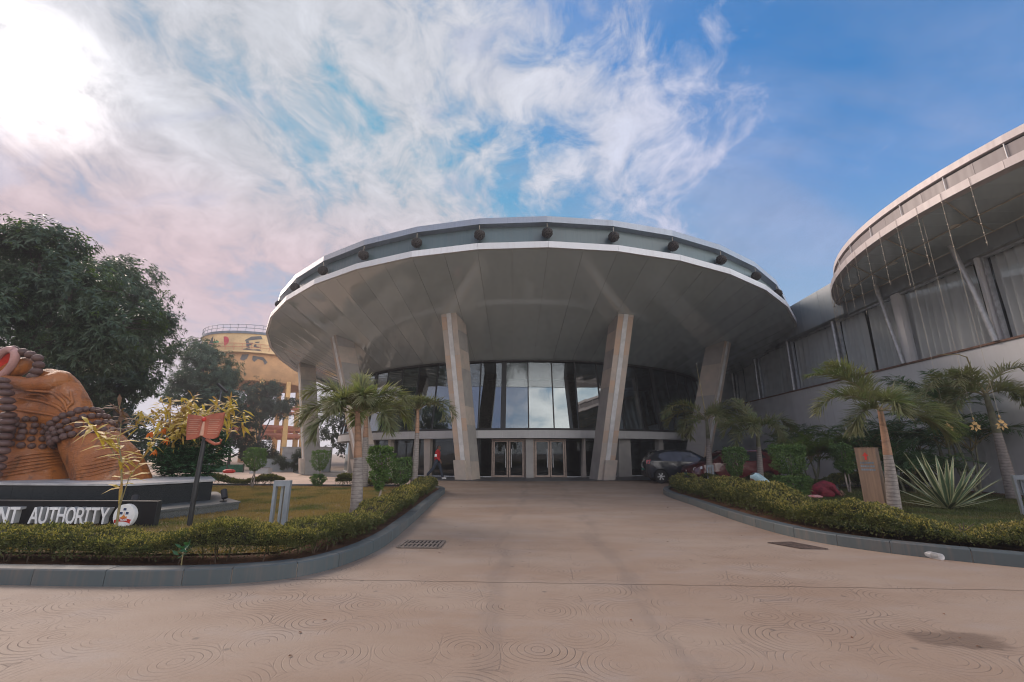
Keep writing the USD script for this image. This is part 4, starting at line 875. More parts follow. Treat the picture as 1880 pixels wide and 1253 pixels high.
def palm(base, top, label, fronds, seed, r0=0.11, shaft=0.55, leafm='palm_leaf', name='foxtail_palm', group='young palms planted on the lawns', leaf=0.34, nl=70, bushy=1.0, wid=0.02, spear=None, shaftm='palm_warm'):
    r = np.random.default_rng(seed); base = np.array(base, float); top = np.array(top, float); t = thing(name, label, 'palm tree', base, group)
    H = top[2] - base[2]; n = 14; s = np.linspace(0, 1, n); ax = base + (top - base) * s[:, None]; ax[:, 0] += 0.03 * np.sin(s * 3)
    ks = 1 - shaft / H
    rad = r0 * np.interp(s, [0, 0.08, 0.3, ks, 1], [1.25, 1.1, 1.0, 0.72, 0.42])
    lo = s <= ks + 0.05; hi = s >= ks - 0.03
    part(t, 'trunk', tube(ax[lo], rad[lo], 14), 'palm_grey', True); part(t, 'crownshaft', tube(ax[hi], rad[hi] * 1.04, 14), shaftm, True)
    for az, el, ln, cu in fronds:
        (V, F), (p, w) = frond(r, top - (0, 0, 0.06) + 0.02 * r.normal(size=3), math.radians(az), math.radians(el), ln, math.radians(cu), leaf, nl, bushy, r.normal(0, 0.25), wid)
        k = part(t, 'frond', (V, F), leafm); part(k, 'stalk', tube(p, w, 5), 'rachis', True)
    if spear: part(t, 'spear_leaf', tube([top, top + np.array(spear) * 0.5, top + np.array(spear)], [0.022, 0.016, 0.004], 6), 'rachis', True)
    return t
# azimuth 0 = right (+x), 90 = away, 180 = left, 270 = towards the camera
palm((-3.75, 9.55, 0.1), (-3.93, 9.6, 2.25), 'bushy foxtail palm with a peeling orange trunk, largest on the left lawn', [(172, 62, 1.45, 105), (200, 40, 1.35, 120), (150, 55, 1.3, 110), (5, 58, 1.35, 115), (25, 42, 1.4, 120), (340, 30, 1.3, 115), (255, 50, 1.0, 120), (95, 78, 1.15, 60), (225, 10, 1.15, 100), (310, 62, 1.1, 115), (100, 40, 1.2, 110)], 51, 0.115, 0.95, leaf=0.42, nl=150, wid=0.026)
palm((-6.5, 17.0, 0.1), (-6.6, 17.0, 2.75), 'slim grey palm close behind the big left palm', [(20, 60, 2.0, 110), (45, 45, 1.9, 110), (330, 50, 1.9, 115), (0, 35, 2.0, 110), (160, 55, 1.6, 110), (90, 60, 1.6, 100), (280, 40, 1.5, 120)], 52, 0.15, 0.9, leaf=0.5, nl=90, wid=0.04)
palm((-4.45, 16.5, 0.1), (-4.44, 16.5, 2.95), 'slender palm with one long drooping frond left of the left entrance column', [(5, 45, 1.9, 150), (350, 40, 1.6, 140), (60, 75, 0.75, 120), (120, 72, 0.75, 120), (180, 70, 0.8, 120), (250, 68, 0.8, 130), (310, 72, 0.8, 120), (190, 40, 1.3, 140), (95, 80, 0.7, 90)], 53, 0.115, 1.0, leaf=0.40, nl=95, wid=0.034)
palm((6.9, 18.9, 0.1), (7.08, 19.0, 2.75), 'palm with a tall dry spear leaf rising between the black and maroon cars', [(178, 55, 2.3, 130), (160, 45, 2.0, 125), (10, 60, 2.0, 130), (30, 48, 1.9, 130), (270, 45, 1.3, 140), (215, 10, 1.4, 110), (320, 25, 1.4, 130), (190, 25, 1.6, 130), (345, 50, 1.6, 140)], 54, 0.12, 0.9, leaf=0.46, nl=100, wid=0.036, spear=(-0.15, 0.1, 2.4), shaftm='palm_green')
palm((8.2, 17.5, 0.1), (8.35, 17.5, 2.25), 'palm with low spreading fronds over the rear of the maroon car', [(0, 50, 1.7, 120), (20, 35, 1.7, 120), (178, 42, 1.6, 125), (200, 20, 1.5, 120), (300, 40, 1.3, 130), (90, 60, 1.5, 110), (235, 45, 1.3, 130), (120, 70, 1.6, 40)], 55, 0.11, 0.75, leaf=0.44, nl=90, wid=0.034, shaftm='palm_green')
palm((7.62, 10.45, 0.1), (7.74, 10.45, 2.35), 'leaning palm with an orange-brown trunk right of the arrow pillar', [(172, 66, 1.75, 92), (186, 40, 1.6, 105), (165, 78, 1.5, 75), (200, 15, 1.1, 100), (5, 30, 1.45, 85), (350, 15, 1.5, 80), (15, 55, 1.1, 105), (330, 0, 1.3, 70), (90, 60, 1.1, 90), (260, 40, 0.9, 120)], 56, 0.11, 1.0, leaf=0.42, nl=140, wid=0.024)
palm((13.14, 13.6, 0.1), (13.12, 13.6, 3.05), 'far right palm with a bent dry spear against the pale wing wall', [(180, 48, 2.1, 105), (165, 35, 2.1, 105), (195, 20, 1.7, 100), (0, 62, 2.1, 105), (15, 40, 1.9, 110), (345, 30, 1.7, 120), (280, 20, 1.3, 110), (90, 50, 1.5, 110), (200, 60, 1.7, 120)], 57, 0.13, 1.1, leaf=0.46, nl=110, wid=0.032, shaftm='palm_green')
tsp = np.array([13.12, 13.6, 3.05])
part('/World/foxtail_palm_006', 'spear_leaf', tube([tsp, tsp + (-0.2, 0, 0.7), tsp + (-0.25, 0, 1.08), tsp + (-0.45, 0, 1.16), tsp + (-1.0, 0.1, 1.2)], [0.02, 0.018, 0.02, 0.012, 0.005], 6), 'rachis', True)
def areca(base, label, seed, nst, spread, H, m='palm_leaf_dark', fl=1.6):
    r = np.random.default_rng(seed); b = np.array(base, float); t = thing('areca_palm', label, 'palm clump', b, 'areca palm clumps by the wing wall')
    for k in range(nst):
        o = b + (*(r.normal(0, spread, 2)), 0); h = H * r.uniform(0.45, 1.0); az0 = r.uniform(0, 2 * PI); tp = o + (0.25 * math.cos(az0), 0.25 * math.sin(az0), h)
        part(t, 'cane', tube([o, (o + tp) / 2 + (0.03, 0, 0), tp], [0.035, 0.03, 0.018], 7), 'palm_green', True)
        for j in range(6):
            (V, F), (p, w) = frond(r, tp, az0 + j * 1.05 + r.normal(0, 0.25), math.radians(r.uniform(45, 78)), fl * r.uniform(0.8, 1.15), math.radians(r.uniform(75, 115)), 0.40, 34, 0.35, 0.0, 0.03)
            f = part(t, 'frond', (V, F), m); part(f, 'stalk', tube(p, w, 4), 'rachis', True)
areca((11.4, 19.6, 0.1), 'bright green areca palm clump behind the two-tiered topiary', 61, 6, 0.45, 1.6, 'palm_leaf_lime')
areca((12.9, 19.0, 0.1), 'areca palm clump with yellowish fronds left of the arrow pillar', 62, 6, 0.5, 1.5, 'palm_leaf_lime')
areca((13.2, 17.4, 0.1), 'dense dark areca palm clump behind the leaning palm', 63, 8, 0.5, 1.9)
areca((13.9, 15.6, 0.1), 'tall dark areca palm clump against the wing wall behind the golden flower drops', 64, 10, 0.45, 2.9, fl=1.9)
areca((12.3, 15.6, 0.1), 'low dark areca palm clump behind the variegated agave', 65, 6, 0.4, 0.9, fl=1.3)
areca((12.6, 23.4, 0.1), 'dark areca palm clump beyond the roof of the maroon car', 66, 6, 0.4, 1.9)

# variegated agave
r = np.random.default_rng(71); ag = thing('agave_plant', 'large spiky agave with cream-edged sword leaves on the right lawn', 'plant', (9.36, 11.2, 0.1))
for k in range(44):
    az = k * 2.39996; u = (k + 0.5) / 44; el = math.radians(84 - 72 * u ** 0.85 + r.normal(0, 4)); L = (0.85 + 0.5 * math.sin(PI * min(1, u * 0.8 + 0.2))) * r.uniform(0.85, 1.08); W = 0.115 * r.uniform(0.85, 1.1)
    n = 9; s = np.linspace(0, 1, n); e = el - 0.22 * s ** 2 * (1 - math.sin(el) * 0.6) * r.uniform(0.3, 1.2); d = np.stack([np.cos(e) * math.cos(az), np.cos(e) * math.sin(az), np.sin(e)], 1)
    p = np.array([9.36, 11.2, 0.14]) + 0.05 * np.array([math.cos(az), math.sin(az), 0]) + np.vstack([(0, 0, 0), np.cumsum(d[:-1] * L / (n - 1), axis=0)])
    sd = np.array([-math.sin(az), math.cos(az), 0]); up = np.cross(d, sd) * -1.0; w = W * np.interp(s, [0, 0.15, 0.5, 0.85, 1], [0.55, 0.75, 1.0, 0.45, 0.02]) * 0.5
    cols = [(-1, 0.25, 0), (-0.5, 0.05, 0.25), (0, 0.0, 0.5), (0.5, 0.05, 0.75), (1, 0.25, 1)]; V = []; UV = []
    for c, f, uu in cols: V.append(p + sd * (w * c)[:, None] + up * (w * f)[:, None]); UV.append(np.column_stack([np.full(n, uu), s]))
    V = np.array(V).reshape(-1, 3); UV = np.array(UV).reshape(-1, 2); i, j = np.meshgrid(np.arange(4), np.arange(n - 1), indexing='ij'); F = np.stack([i * n + j, (i + 1) * n + j, (i + 1) * n + j + 1, i * n + j + 1], -1).reshape(-1, 4)
    part(ag, 'leaf', (V, np.vstack([F[:, [0, 1, 2]], F[:, [0, 2, 3]]])), 'agave', True, uv=UV)

# yellow sapling before the plinth and the broad-leaved shrub behind it
r = np.random.default_rng(72); yp = thing('yellow_sapling', 'thin sapling with sparse yellow leaves and dry tips before the black sign', 'plant', (-6.7, 7.2, 0.1))
stems = [([(-6.7, 7.2, 0.08), (-6.74, 7.2, 0.75), (-6.86, 7.2, 1.25), (-7.02, 7.2, 1.62)], 0.02), ([(-6.72, 7.2, 0.5), (-6.62, 7.15, 0.95), (-6.42, 7.15, 1.35), (-6.3, 7.15, 1.75)], 0.008), ([(-6.86, 7.2, 1.2), (-7.2, 7.15, 1.6), (-7.5, 7.1, 1.85)], 0.008), ([(-6.95, 7.2, 1.45), (-7.05, 7.25, 1.85), (-7.2, 7.3, 2.15)], 0.008)]
m = MB()
for p, w in stems: m.tube(p, np.linspace(w, w * 0.4, len(p)), 6)
part(yp, 'stem', m.get(), 'rachis', True)
for p, w in stems:
    p = np.array(p); q = np.array([np.interp(np.linspace(0.35, 1, 26), np.linspace(0, 1, len(p)), p[:, k]) for k in range(3)]).T
    dry = w < 0.01 and p[-1][2] > 2.1
    D = rnd_dirs(r, 26) * (1, 0.7, 0.6) + (0, 0, 0.25); V, F = blades(q, D, np.cross(unit(D), (0.2, -0.4, 1)), r.uniform(0.2, 0.4, 26), r.uniform(0.04, 0.065, 26), r.uniform(0.2, 0.9, 26)); part(yp, 'foliage', (V, F), 'dry_leaf' if dry else 'yellow_leaf')
sh = thing('broadleaf_shrub', 'lush broad-leaved shrub with orange blossoms and yellow stems behind the plinth', 'shrub', (-9.5, 11.9, 0.1))
n = 900; q = rnd_dirs(r, n) * (1.05, 0.6, 0.85) * (r.random(n) ** 0.35)[:, None] + (-9.45, 12.0, 1.35); q = q[q[:, 2] > 0.15]
PV, PF, nn = [], [], 0
for c in q:
    k = 7; a = r.uniform(0, 6.28) + np.arange(k) * 0.9; D = np.column_stack([np.cos(a), np.sin(a), r.uniform(-0.35, 0.35, k)]); V, F = leaves(np.repeat([c], k, 0), D, rnd_dirs(r, k) * 0.3 + (0, -0.3, 1), r.uniform(0.10, 0.17, k), r.uniform(0.04, 0.055, k), 0.15, 0.15); PV.append(V); PF.append(F + nn); nn += len(V)
part(sh, 'foliage', (np.vstack(PV), np.vstack(PF)), 'broad')
m = MB(); tips = []
for k in range(54):
    b = np.array([-9.5 + r.normal(0, 0.4), 11.8, 1.5]); tp = b + (r.normal(0, 0.55) + 0.1, r.normal(-0.2, 0.2), r.uniform(0.5, 1.35)); m.tube([b, (b + tp) / 2 + (0.03, 0, 0.05), tp], [0.012, 0.009, 0.005], 5); tips.append(tp)
part(sh, 'stems', m.get(), 'rachis', True)
tips = np.array(tips); k = 12; P = np.repeat(tips, k, 0) - np.tile(np.linspace(0, 0.45, k), len(tips))[:, None] * (0, 0, 1); D = rnd_dirs(r, len(P)) * (1, 0.7, 0.7) + (0, 0, 0.2)
V, F = blades(P, D, np.cross(unit(D), (0.1, -0.5, 0.8)), r.uniform(0.2, 0.38, len(P)), r.uniform(0.05, 0.075, len(P)), r.uniform(0.3, 1.1, len(P))); part(sh, 'yellow_leaves', (V, F), 'yellow_leaf')
for c in ((-9.75, 11.3, 2.0), (-9.85, 11.25, 1.45), (-9.55, 11.2, 1.75), (-10.1, 11.3, 1.9)):
    D = rnd_dirs(r, 9) * 0.5 + (0, -0.1, -1); V, F = leaves(np.repeat([c], 9, 0), D, rnd_dirs(r, 9), r.uniform(0.13, 0.24, 9), r.uniform(0.05, 0.08, 9), 0.2); part(sh, 'blossom', (V, F), 'flower')
r = np.random.default_rng(73); sg = thing('seedling', 'small dark green weed sprouting at the front of the left hedge', 'plant', (-3.93, 5.13, 0.16))
D = rnd_dirs(r, 16) * (1, 1, 0.5) + (0, -0.4, 0.5); V, F = leaves(np.array([-3.93, 5.12, 0.28]) + r.normal(0, 0.03, (16, 3)), D, rnd_dirs(r, 16) * 0.4 + (0, -0.5, 1), r.uniform(0.07, 0.12, 16), r.uniform(0.03, 0.05, 16), 0.15); part(sg, 'foliage', (V, F), 'broad'); part(sg, 'stem', tube([(-3.93, 5.13, 0.1), (-3.93, 5.12, 0.2), (-3.93, 5.12, 0.3)], 0.006, 5), 'rachis')

# ================================================================== trees
def tree(base, label, trunkpts, tr, blobs, seed, nclump, leaf, lm='tree_leaf', name='mango_tree', per=9, young=0.0, branch=True, group=None, aspect=0.33):
    r = np.random.default_rng(seed); b = np.array(base, float); t = thing(name, label, 'tree', b, group)
    m = MB(); tp = np.array(trunkpts, float); m.tube(tp, np.linspace(tr, tr * 0.55, len(tp)), 10)
    if branch:
        for c in blobs:
            c3 = np.array(c[:3]); s = tp[-1 if r.random() < 0.6 else -2]; mid = (s + c3) / 2 + r.normal(0, 0.25, 3) + (0, 0, 0.2)
            m.tube([s, mid, c3 + r.normal(0, 0.2, 3)], [tr * 0.42, tr * 0.26, tr * 0.08], 6)
            for q in range(5):
                e = c3 + rnd_dirs(r, 1)[0] * np.array(c[3:6]) * 0.85; m.tube([mid if q < 2 else c3, (c3 + e) / 2 + r.normal(0, 0.12, 3), e], [tr * 0.12, tr * 0.07, tr * 0.03], 4)
    part(t, 'trunk', m.get(), 'bark', True)
    vol = np.array([c[3] * c[4] * c[5] for c in blobs]) ** (2 / 3); C = r.choice(len(blobs), nclump, p=vol / vol.sum()); Bm = np.array(blobs, float)
    u = rnd_dirs(r, nclump); rad = r.uniform(0.25, 1.0, nclump) ** 0.45; q = Bm[C, :3] + u * Bm[C, 3:6] * rad[:, None]
    q += (meshkit.fbm(q * 0.9 + seed, 3, 2)[:, None] - 0.5) * u * Bm[C, 3:6] * 1.05
    keep = meshkit.fbm(q * 1.15 + 3 * seed, 3, 6) > 0.44; q, u, rad, C = q[keep], u[keep], rad[keep], C[keep]; n = len(q)
    out = unit(u + (0, 0, 0.35)); P = np.repeat(q, per, 0); k = len(P); ph = np.tile(np.arange(per) * 2 * PI / per, n) + r.uniform(0, 0.6, k)
    O = np.repeat(out, per, 0); A = unit(np.cross(O, (0.13, 0.31, 0.9))); B2 = np.cross(O, A)
    D = (A * np.cos(ph)[:, None] + B2 * np.sin(ph)[:, None]) * r.uniform(0.7, 1.1, k)[:, None] + O * 0.4 + (0, 0, -0.35) + r.normal(0, 0.2, (k, 3))
    P = P - O * r.uniform(0, leaf * 1.2, k)[:, None]
    yo = np.repeat((r.random(n) < young * np.clip(u[:, 2] + 0.3, 0, 1)) & (rad > 0.8), per)
    for mask, nm, mm in ((~yo, 'crown', lm), (yo, 'young_leaves', 'tree_young')):
        kk = mask.sum()
        if kk: V, F = leaves(P[mask], D[mask], O[mask] + r.normal(0, 0.25, (kk, 3)), r.uniform(0.75, 1.25, kk) * leaf, r.uniform(0.85, 1.15, kk) * leaf * aspect, 0.12, 0.12); part(t, nm, (V, F), mm, kind='stuff')
    return t
tree((-20.2, 15.8, 0), 'large dark mango tree filling the left edge, nearest of the left trees', [(-20.2, 15.8, -0.1), (-20.1, 15.7, 2.5), (-19.9, 15.6, 4.6), (-19.6, 15.6, 6.2)], 0.30,
     [(-21.0, 15.2, 8.4, 2.7, 2.2, 1.9), (-18.3, 15.6, 7.7, 2.3, 2.0, 1.7), (-20.2, 14.2, 6.3, 2.0, 1.5, 1.3), (-23.2, 16, 8.9, 2.2, 2, 1.8), (-16.6, 16.3, 6.3, 1.6, 1.6, 1.4), (-22.5, 14.8, 5.9, 2.0, 1.6, 1.4), (-18.0, 16.6, 5.5, 1.6, 1.4, 1.1), (-19.4, 15.0, 9.4, 1.9, 1.7, 1.0)], 81, 6200, 0.24, young=0.45)
tree((-21.6, 22.2, 0), 'broad dark mango tree behind the shrub, its crown sloping down to the right', [(-21.6, 22.2, -0.1), (-21.7, 22.2, 2.0), (-22.0, 22.2, 4.0), (-22.2, 22.2, 6.0)], 0.24,
     [(-23.4, 22, 9.8, 2.9, 2.5, 2.2), (-21.6, 22, 7.3, 2.2, 2.1, 1.9), (-25.8, 23, 11.0, 2.6, 2.2, 1.9), (-21.0, 21.5, 5.0, 1.6, 1.6, 1.3), (-23.8, 22, 5.4, 2.2, 2, 1.6), (-25.8, 22.5, 7.5, 2.4, 2, 2.2), (-27.8, 23, 5.0, 2.4, 2, 1.8), (-21.0, 22, 8.6, 1.3, 1.3, 1.1), (-24.6, 22.2, 3.6, 1.8, 1.6, 1.1)], 82, 7600, 0.26, young=0.12)
tree((-30.6, 40, 0), 'rounded dark tree with a bare top twig in front of the water tower', [(-30.6, 40, -0.1), (-30.6, 40, 3), (-30.7, 40, 6)], 0.28,
     [(-31.2, 40, 8.6, 2.9, 2.6, 2.4), (-30.0, 40, 5.9, 2.6, 2.5, 2.1), (-32.6, 40.3, 10.9, 2.0, 1.8, 1.5), (-33.6, 40.5, 7.2, 2.2, 2, 1.8), (-29.6, 40, 8.0, 1.5, 1.5, 1.4)], 83, 5600, 0.27)
tree((-35.5, 56, 0), 'pale hazy loose tree standing under the water tower', [(-35.5, 56, -0.1), (-35.5, 56, 2.5), (-35.4, 56, 5)], 0.22,
     [(-36.6, 56, 8.9, 2.9, 2.5, 2.2), (-33.6, 55.5, 6.9, 2.4, 2.2, 1.6), (-37.6, 56, 6.0, 2.6, 2.2, 1.8), (-34.8, 56, 9.6, 1.7, 1.7, 1.2), (-31.8, 55.5, 7.4, 1.5, 1.5, 1.1)], 84, 2300, 0.32, lm='tree_far', name='hazy_tree')
tree((-25.4, 36.5, 0), 'dark scrubby thicket tree below the water tower legs', [(-25.4, 36.5, -0.1), (-25.4, 36.5, 1), (-25.5, 36.5, 2)], 0.14,
     [(-27.6, 36.5, 2.0, 2.4, 1.6, 2.0), (-25.0, 37, 3.6, 2.0, 1.6, 1.8), (-23.6, 37, 1.7, 1.6, 1.4, 1.5), (-30.2, 36.5, 2.4, 2.2, 1.6, 2.2), (-27.2, 37, 4.6, 1.8, 1.5, 1.2), (-22.3, 37.4, 1.0, 0.9, 0.9, 0.9)], 85, 3600, 0.22, lm='tree_far', name='thicket')
tree((-27, 28.5, 0), 'dark low tree mass behind the statue', [(-27, 28.5, -0.1), (-27, 28.5, 1.2), (-27, 28.5, 2.4)], 0.16,
     [(-25.0, 28.5, 2.2, 2.2, 1.6, 1.8), (-28.6, 28.5, 2.6, 2.4, 1.7, 2.2), (-31.8, 29, 3.2, 2.4, 1.7, 2.4), (-29.5, 29, 4.6, 2.0, 1.6, 1.4), (-22.9, 29, 1.6, 1.2, 1.0, 1.2)], 86, 3600, 0.24, name='thicket')
tree((-31, 27, 0), 'tall dark tree hidden behind the mango trees, mirrored in the left glass', [(-31, 27, -0.1), (-31, 27, 3), (-31, 27, 5.5)], 0.25, [(-31, 27, 8.5, 3.2, 2.6, 2.4), (-29.5, 28, 6.5, 2.5, 2.4, 2), (-33, 26, 6.8, 2.6, 2.4, 2), (-30, 25, 7.5, 2.4, 2.2, 1.8)], 88, 2600, 0.28)
tree((-17.8, 32.8, 0), 'small grey-green bush before the pale yard wall', [(-17.8, 32.8, -0.1), (-17.8, 32.8, 0.4), (-17.8, 32.8, 0.8)], 0.05, [(-17.6, 32.8, 0.9, 0.6, 0.5, 0.8), (-18.9, 32.9, 0.7, 0.8, 0.5, 0.6)], 87, 420, 0.16, lm='tree_far', name='yard_bush', branch=False)
for i, (x, y, h, lab) in enumerate(((-24, -20, 14, 'tall'), (-7, -22, 14.5, 'rounded'), (1.5, -24, 13.5, 'wide'))):
    tree((x, y, 0), '%s street tree behind the viewer, seen mirrored in the hall glass' % lab, [(x, y, -0.1), (x, y, h * 0.25), (x, y, h * 0.5)], 0.22, [(x, y, h * 0.78, 3.2, 2.5, h * 0.22), (x - 2.4, y, h * 0.6, 2.6, 2, h * 0.2), (x + 2.6, y, h * 0.55, 2.6, 2, h * 0.2), (x + 0.5, y, h * 0.4, 3.2, 2.2, h * 0.15)], 90 + i, 1200, 0.36, name='street_tree')
palm((3.0, -18, 0), (3.1, -18, 14.0), 'tall palm behind the viewer, seen mirrored in the middle panes', [(a, 50 - 8 * (a % 3), 3.2, 110) for a in range(0, 360, 36)], 96, 0.18, 1.6, name='tall_palm', group=None, leaf=0.7, nl=50, wid=0.06)
palm((6.2, -19, 0), (6.3, -19, 12.6), 'shorter palm behind the viewer, seen mirrored in the right middle panes', [(a, 48 - 8 * (a % 3), 3.2, 110) for a in range(10, 360, 36)], 97, 0.18, 1.6, name='tall_palm', group=None, leaf=0.7, nl=50, wid=0.06)
tree((-19.5, 47, 0), 'grey-green far tree seen through the gap between the left stone columns', [(-19.5, 47, -0.1), (-19.5, 47, 2), (-19.5, 47, 4)], 0.2, [(-19.5, 47, 6.2, 2.6, 2.2, 2.4), (-17.6, 47.5, 4.2, 2.2, 2, 2.0), (-21.5, 47, 4.0, 2.2, 2, 2.0), (-19.0, 47, 2.2, 2.6, 2, 1.8)], 89, 1900, 0.3, lm='tree_far', name='hazy_tree')

# ================================================================== plinth, statue, signs
pln = thing('statue_plinth', 'black granite plinth with pale coping and a lower step under the arms statue', 'plinth', (-9, 10, 0.1))
PO = [(-16, 9.2), (-8.2, 8.9), (-7.57, 10.43), (-9.0, 12.2), (-16, 12.4)]
part(pln, 'core', prism([(-15.97, 9.23), (-8.22, 8.93), (-7.6, 10.42), (-9.0, 12.17), (-15.97, 12.37)], 0.05, 0.71), 'mortar')
def clad(a, b, z0, z1, w, m, parent, name='granite_slab'):
    a, b = np.array(a, float), np.array(b, float); L = np.linalg.norm(b - a); n = max(1, round(L / w)); d = (b - a) / L; o = np.array([d[1], -d[0], 0])
    for k in range(n):
        p, q = a + d * L * k / n, a + d * L * (k + 1) / n
        part(parent, name, slab_to([(*p, z0), (*q, z0), (*q, z1), (*p, z1)], 0.03, o, 0.003).get(), m)
clad((-16, 9.2), (-8.2, 8.9), 0.06, 0.71, 1.25, 'granite', pln); clad((-8.2, 8.9), (-7.57, 10.43), 0.06, 0.71, 1.7, 'granite', pln); clad((-7.57, 10.43), (-9.0, 12.2), 0.06, 0.71, 1.2, 'granite', pln)
part(pln, 'coping', prism([(-16.02, 9.17), (-8.18, 8.87), (-7.53, 10.44), (-8.98, 12.23), (-16.02, 12.43)], 0.712, 0.752), 'granite_top')
SO = [(-16, 8.6), (-7.25, 8.38), (-6.68, 10.15), (-7.5, 10.9), (-9, 12.6), (-16, 12.8)]
part(pln, 'step_core', prism([(-15.98, 8.63), (-7.27, 8.41), (-6.71, 10.15), (-7.5, 10.87), (-9, 12.57), (-15.98, 12.77)], 0.04, 0.262), 'mortar')
for a, b in zip(SO[:-2], SO[1:-1]): clad(a, b, 0.05, 0.262, 1.2, 'granite_step', pln, 'step_slab')
part(pln, 'step_top', prism([(-16.02, 8.57), (-7.23, 8.35), (-6.65, 10.15), (-7.5, 10.93), (-9, 12.63), (-16.02, 12.83)], 0.264, 0.30), 'granite_step')

def carve(man, edge, it, amp, seed, fr):
    m = skin(man, edge, it); v = np.array(m.vertices); n = np.array(m.vertex_normals); w = v.copy(); w[:, 2] *= 0.5
    ridge = 1 - np.abs(meshkit.fbm(w * fr, 3, seed) * 2 - 1); m.vertices = v + n * ((ridge - 0.6) * amp + (meshkit.fbm(v * 5, 3, seed + 1) - 0.5) * amp * 0.6)[:, None]; return m
stt = thing('arms_statue', 'giant painted terracotta arms and clasped hand wrapped in brown prayer beads', 'statue', (-11.6, 10.6, 0.75))
armR = blob([(-10.09, 10.60, 0.56, 0.689), (-10.36, 10.60, 0.97, 0.675), (-10.89, 10.60, 1.51, 0.579), (-11.48, 10.60, 2.07, 0.441)])
armL = blob([(-12.26, 10.60, 0.49, 0.909), (-12.43, 10.60, 1.12, 0.799), (-12.56, 10.60, 1.78, 0.593), (-12.59, 10.60, 2.18, 0.510)])
hand = blob([(-11.47, 10.55, 2.11, 0.398), (-11.61, 10.50, 2.51, 0.369), (-11.86, 10.45, 2.90, 0.340)]) + blob([(-11.86, 10.45, 2.90, 0.340), (-12.43, 10.55, 2.83, 0.494), (-12.88, 10.60, 2.66, 0.496), (-13.50, 10.65, 2.53, 0.471), (-14.21, 10.70, 2.47, 0.473)]) + blob([(-11.52, 10.60, 2.11, 0.400), (-12.12, 10.50, 2.44, 0.369), (-12.62, 10.50, 2.42, 0.355)]) + blob([(-12.59, 10.60, 2.18, 0.510), (-12.77, 10.60, 2.52, 0.469), (-13.21, 10.60, 2.53, 0.413)]) + blob([(-11.86, 10.45, 2.90, 0.340), (-11.92, 10.35, 3.10, 0.269), (-12.21, 10.30, 3.21, 0.201)])
hand = hand + Manifold.batch_hull([blob([(-11.47, 10.5, 2.15, 0.36), (-11.86, 10.42, 2.86, 0.32)]), blob([(-12.5, 10.5, 2.80, 0.36), (-12.3, 10.5, 2.40, 0.34)])])
fing = blob([(-11.86, 10.30, 3.10, 0.254), (-11.95, 10.08, 3.00, 0.196), (-12.24, 10.0, 2.96, 0.169), (-12.63, 10.00, 3.02, 0.149), (-12.99, 10.05, 3.07, 0.137)])
thumb = blob([(-13.74, 10.40, 3.13, 0.257), (-13.24, 10.25, 3.31, 0.240), (-12.91, 10.20, 3.45, 0.212), (-12.80, 10.20, 3.53, 0.159)])
body_m = carve(armR + armL + hand + fing + thumb, 0.05, 8, 0.022, 3, 2.0); bv = np.array(body_m.vertices); part(stt, 'body', body_m, 'terracotta', True)
def on_skin(x, z, lift=0.0):
    d = np.hypot(bv[:, 0] - x, bv[:, 2] - z); k = d < max(0.07, d.min() + 0.01); return np.array([x, bv[k, 1].min() - lift, z])
def cord(pts, rad, name='vein', m='terracotta', n=14):
    p = np.array(pts, float); t = np.linspace(0, 1, len(p)); u = np.linspace(0, 1, n); q = np.array([on_skin(*c_) for c_ in np.column_stack([np.interp(u, t, p[:, 0]), np.interp(u, t, p[:, 1])])])
    q[1:-1, 1] = (q[:-2, 1] + q[1:-1, 1] * 2 + q[2:, 1]) / 4
    part(stt, name, tube(q, rad * (0.35 + 0.65 * np.sin(PI * np.linspace(0.05, 0.95, n))), 7), m, True)
for pts, rad in (([(-11.30, 2.29), (-11.45, 2.57), (-11.75, 2.79), (-12.15, 2.80)], 0.040), ([(-11.30, 2.24), (-11.55, 2.45), (-11.99, 2.59), (-12.55, 2.66)], 0.046), ([(-11.28, 2.53), (-11.40, 2.67), (-11.56, 2.78)], 0.034), ([(-11.45, 2.19), (-11.75, 2.27), (-12.28, 2.34), (-12.8, 2.40)], 0.042), ([(-11.38, 2.35), (-11.30, 2.56), (-11.45, 2.86)], 0.032), ([(-11.8, 2.62), (-12.0, 2.74), (-12.3, 2.72)], 0.03)): cord(pts, rad)
for k in range(6):
    z = 0.83 + 0.085 * k; cord([(-12.5 + 0.1 * k, z - 0.04), (-12.0, z + 0.02), (-11.62, z + 0.13), (-11.50, z + 0.22)], 0.018, 'skin_fold'); cord([(-10.55 + 0.05 * k, z - 0.03), (-10.1, z + 0.03), (-9.75, z + 0.16), (-9.62, z + 0.24)] if k < 4 else [(-10.2, z), (-9.95, z + 0.1), (-9.85, z + 0.15)], 0.017, 'skin_fold')
def bead(c, r, fl=0.78):
    m = trimesh.creation.icosphere(2, 1.0); v = np.array(m.vertices); d = v * (1 + 0.12 * (meshkit.fbm(v * 3 + np.array(c) * 3, 2, 4) - 0.5))[:, None]; return d * (r, r, r * fl) + np.array(c), np.array(m.faces)
for x, y, z in [(-12.53, 9.62, 3.0), (-12.42, 9.62, 2.86), (-12.33, 9.62, 2.71), (-12.25, 9.62, 2.53), (-12.18, 9.62, 2.37), (-12.25, 9.72, 2.21), (-12.19, 9.70, 2.05), (-12.13, 9.68, 1.89), (-12.08, 9.62, 1.72), (-12.02, 9.58, 1.56), (-11.96, 9.56, 1.4), (-11.97, 9.54, 1.23), (-11.93, 9.53, 1.06), (-11.97, 9.53, 0.89), (-12.05, 9.55, 0.80)]: part(stt, 'bead', bead((x, y, z), 0.145, 0.60), 'bead', True)
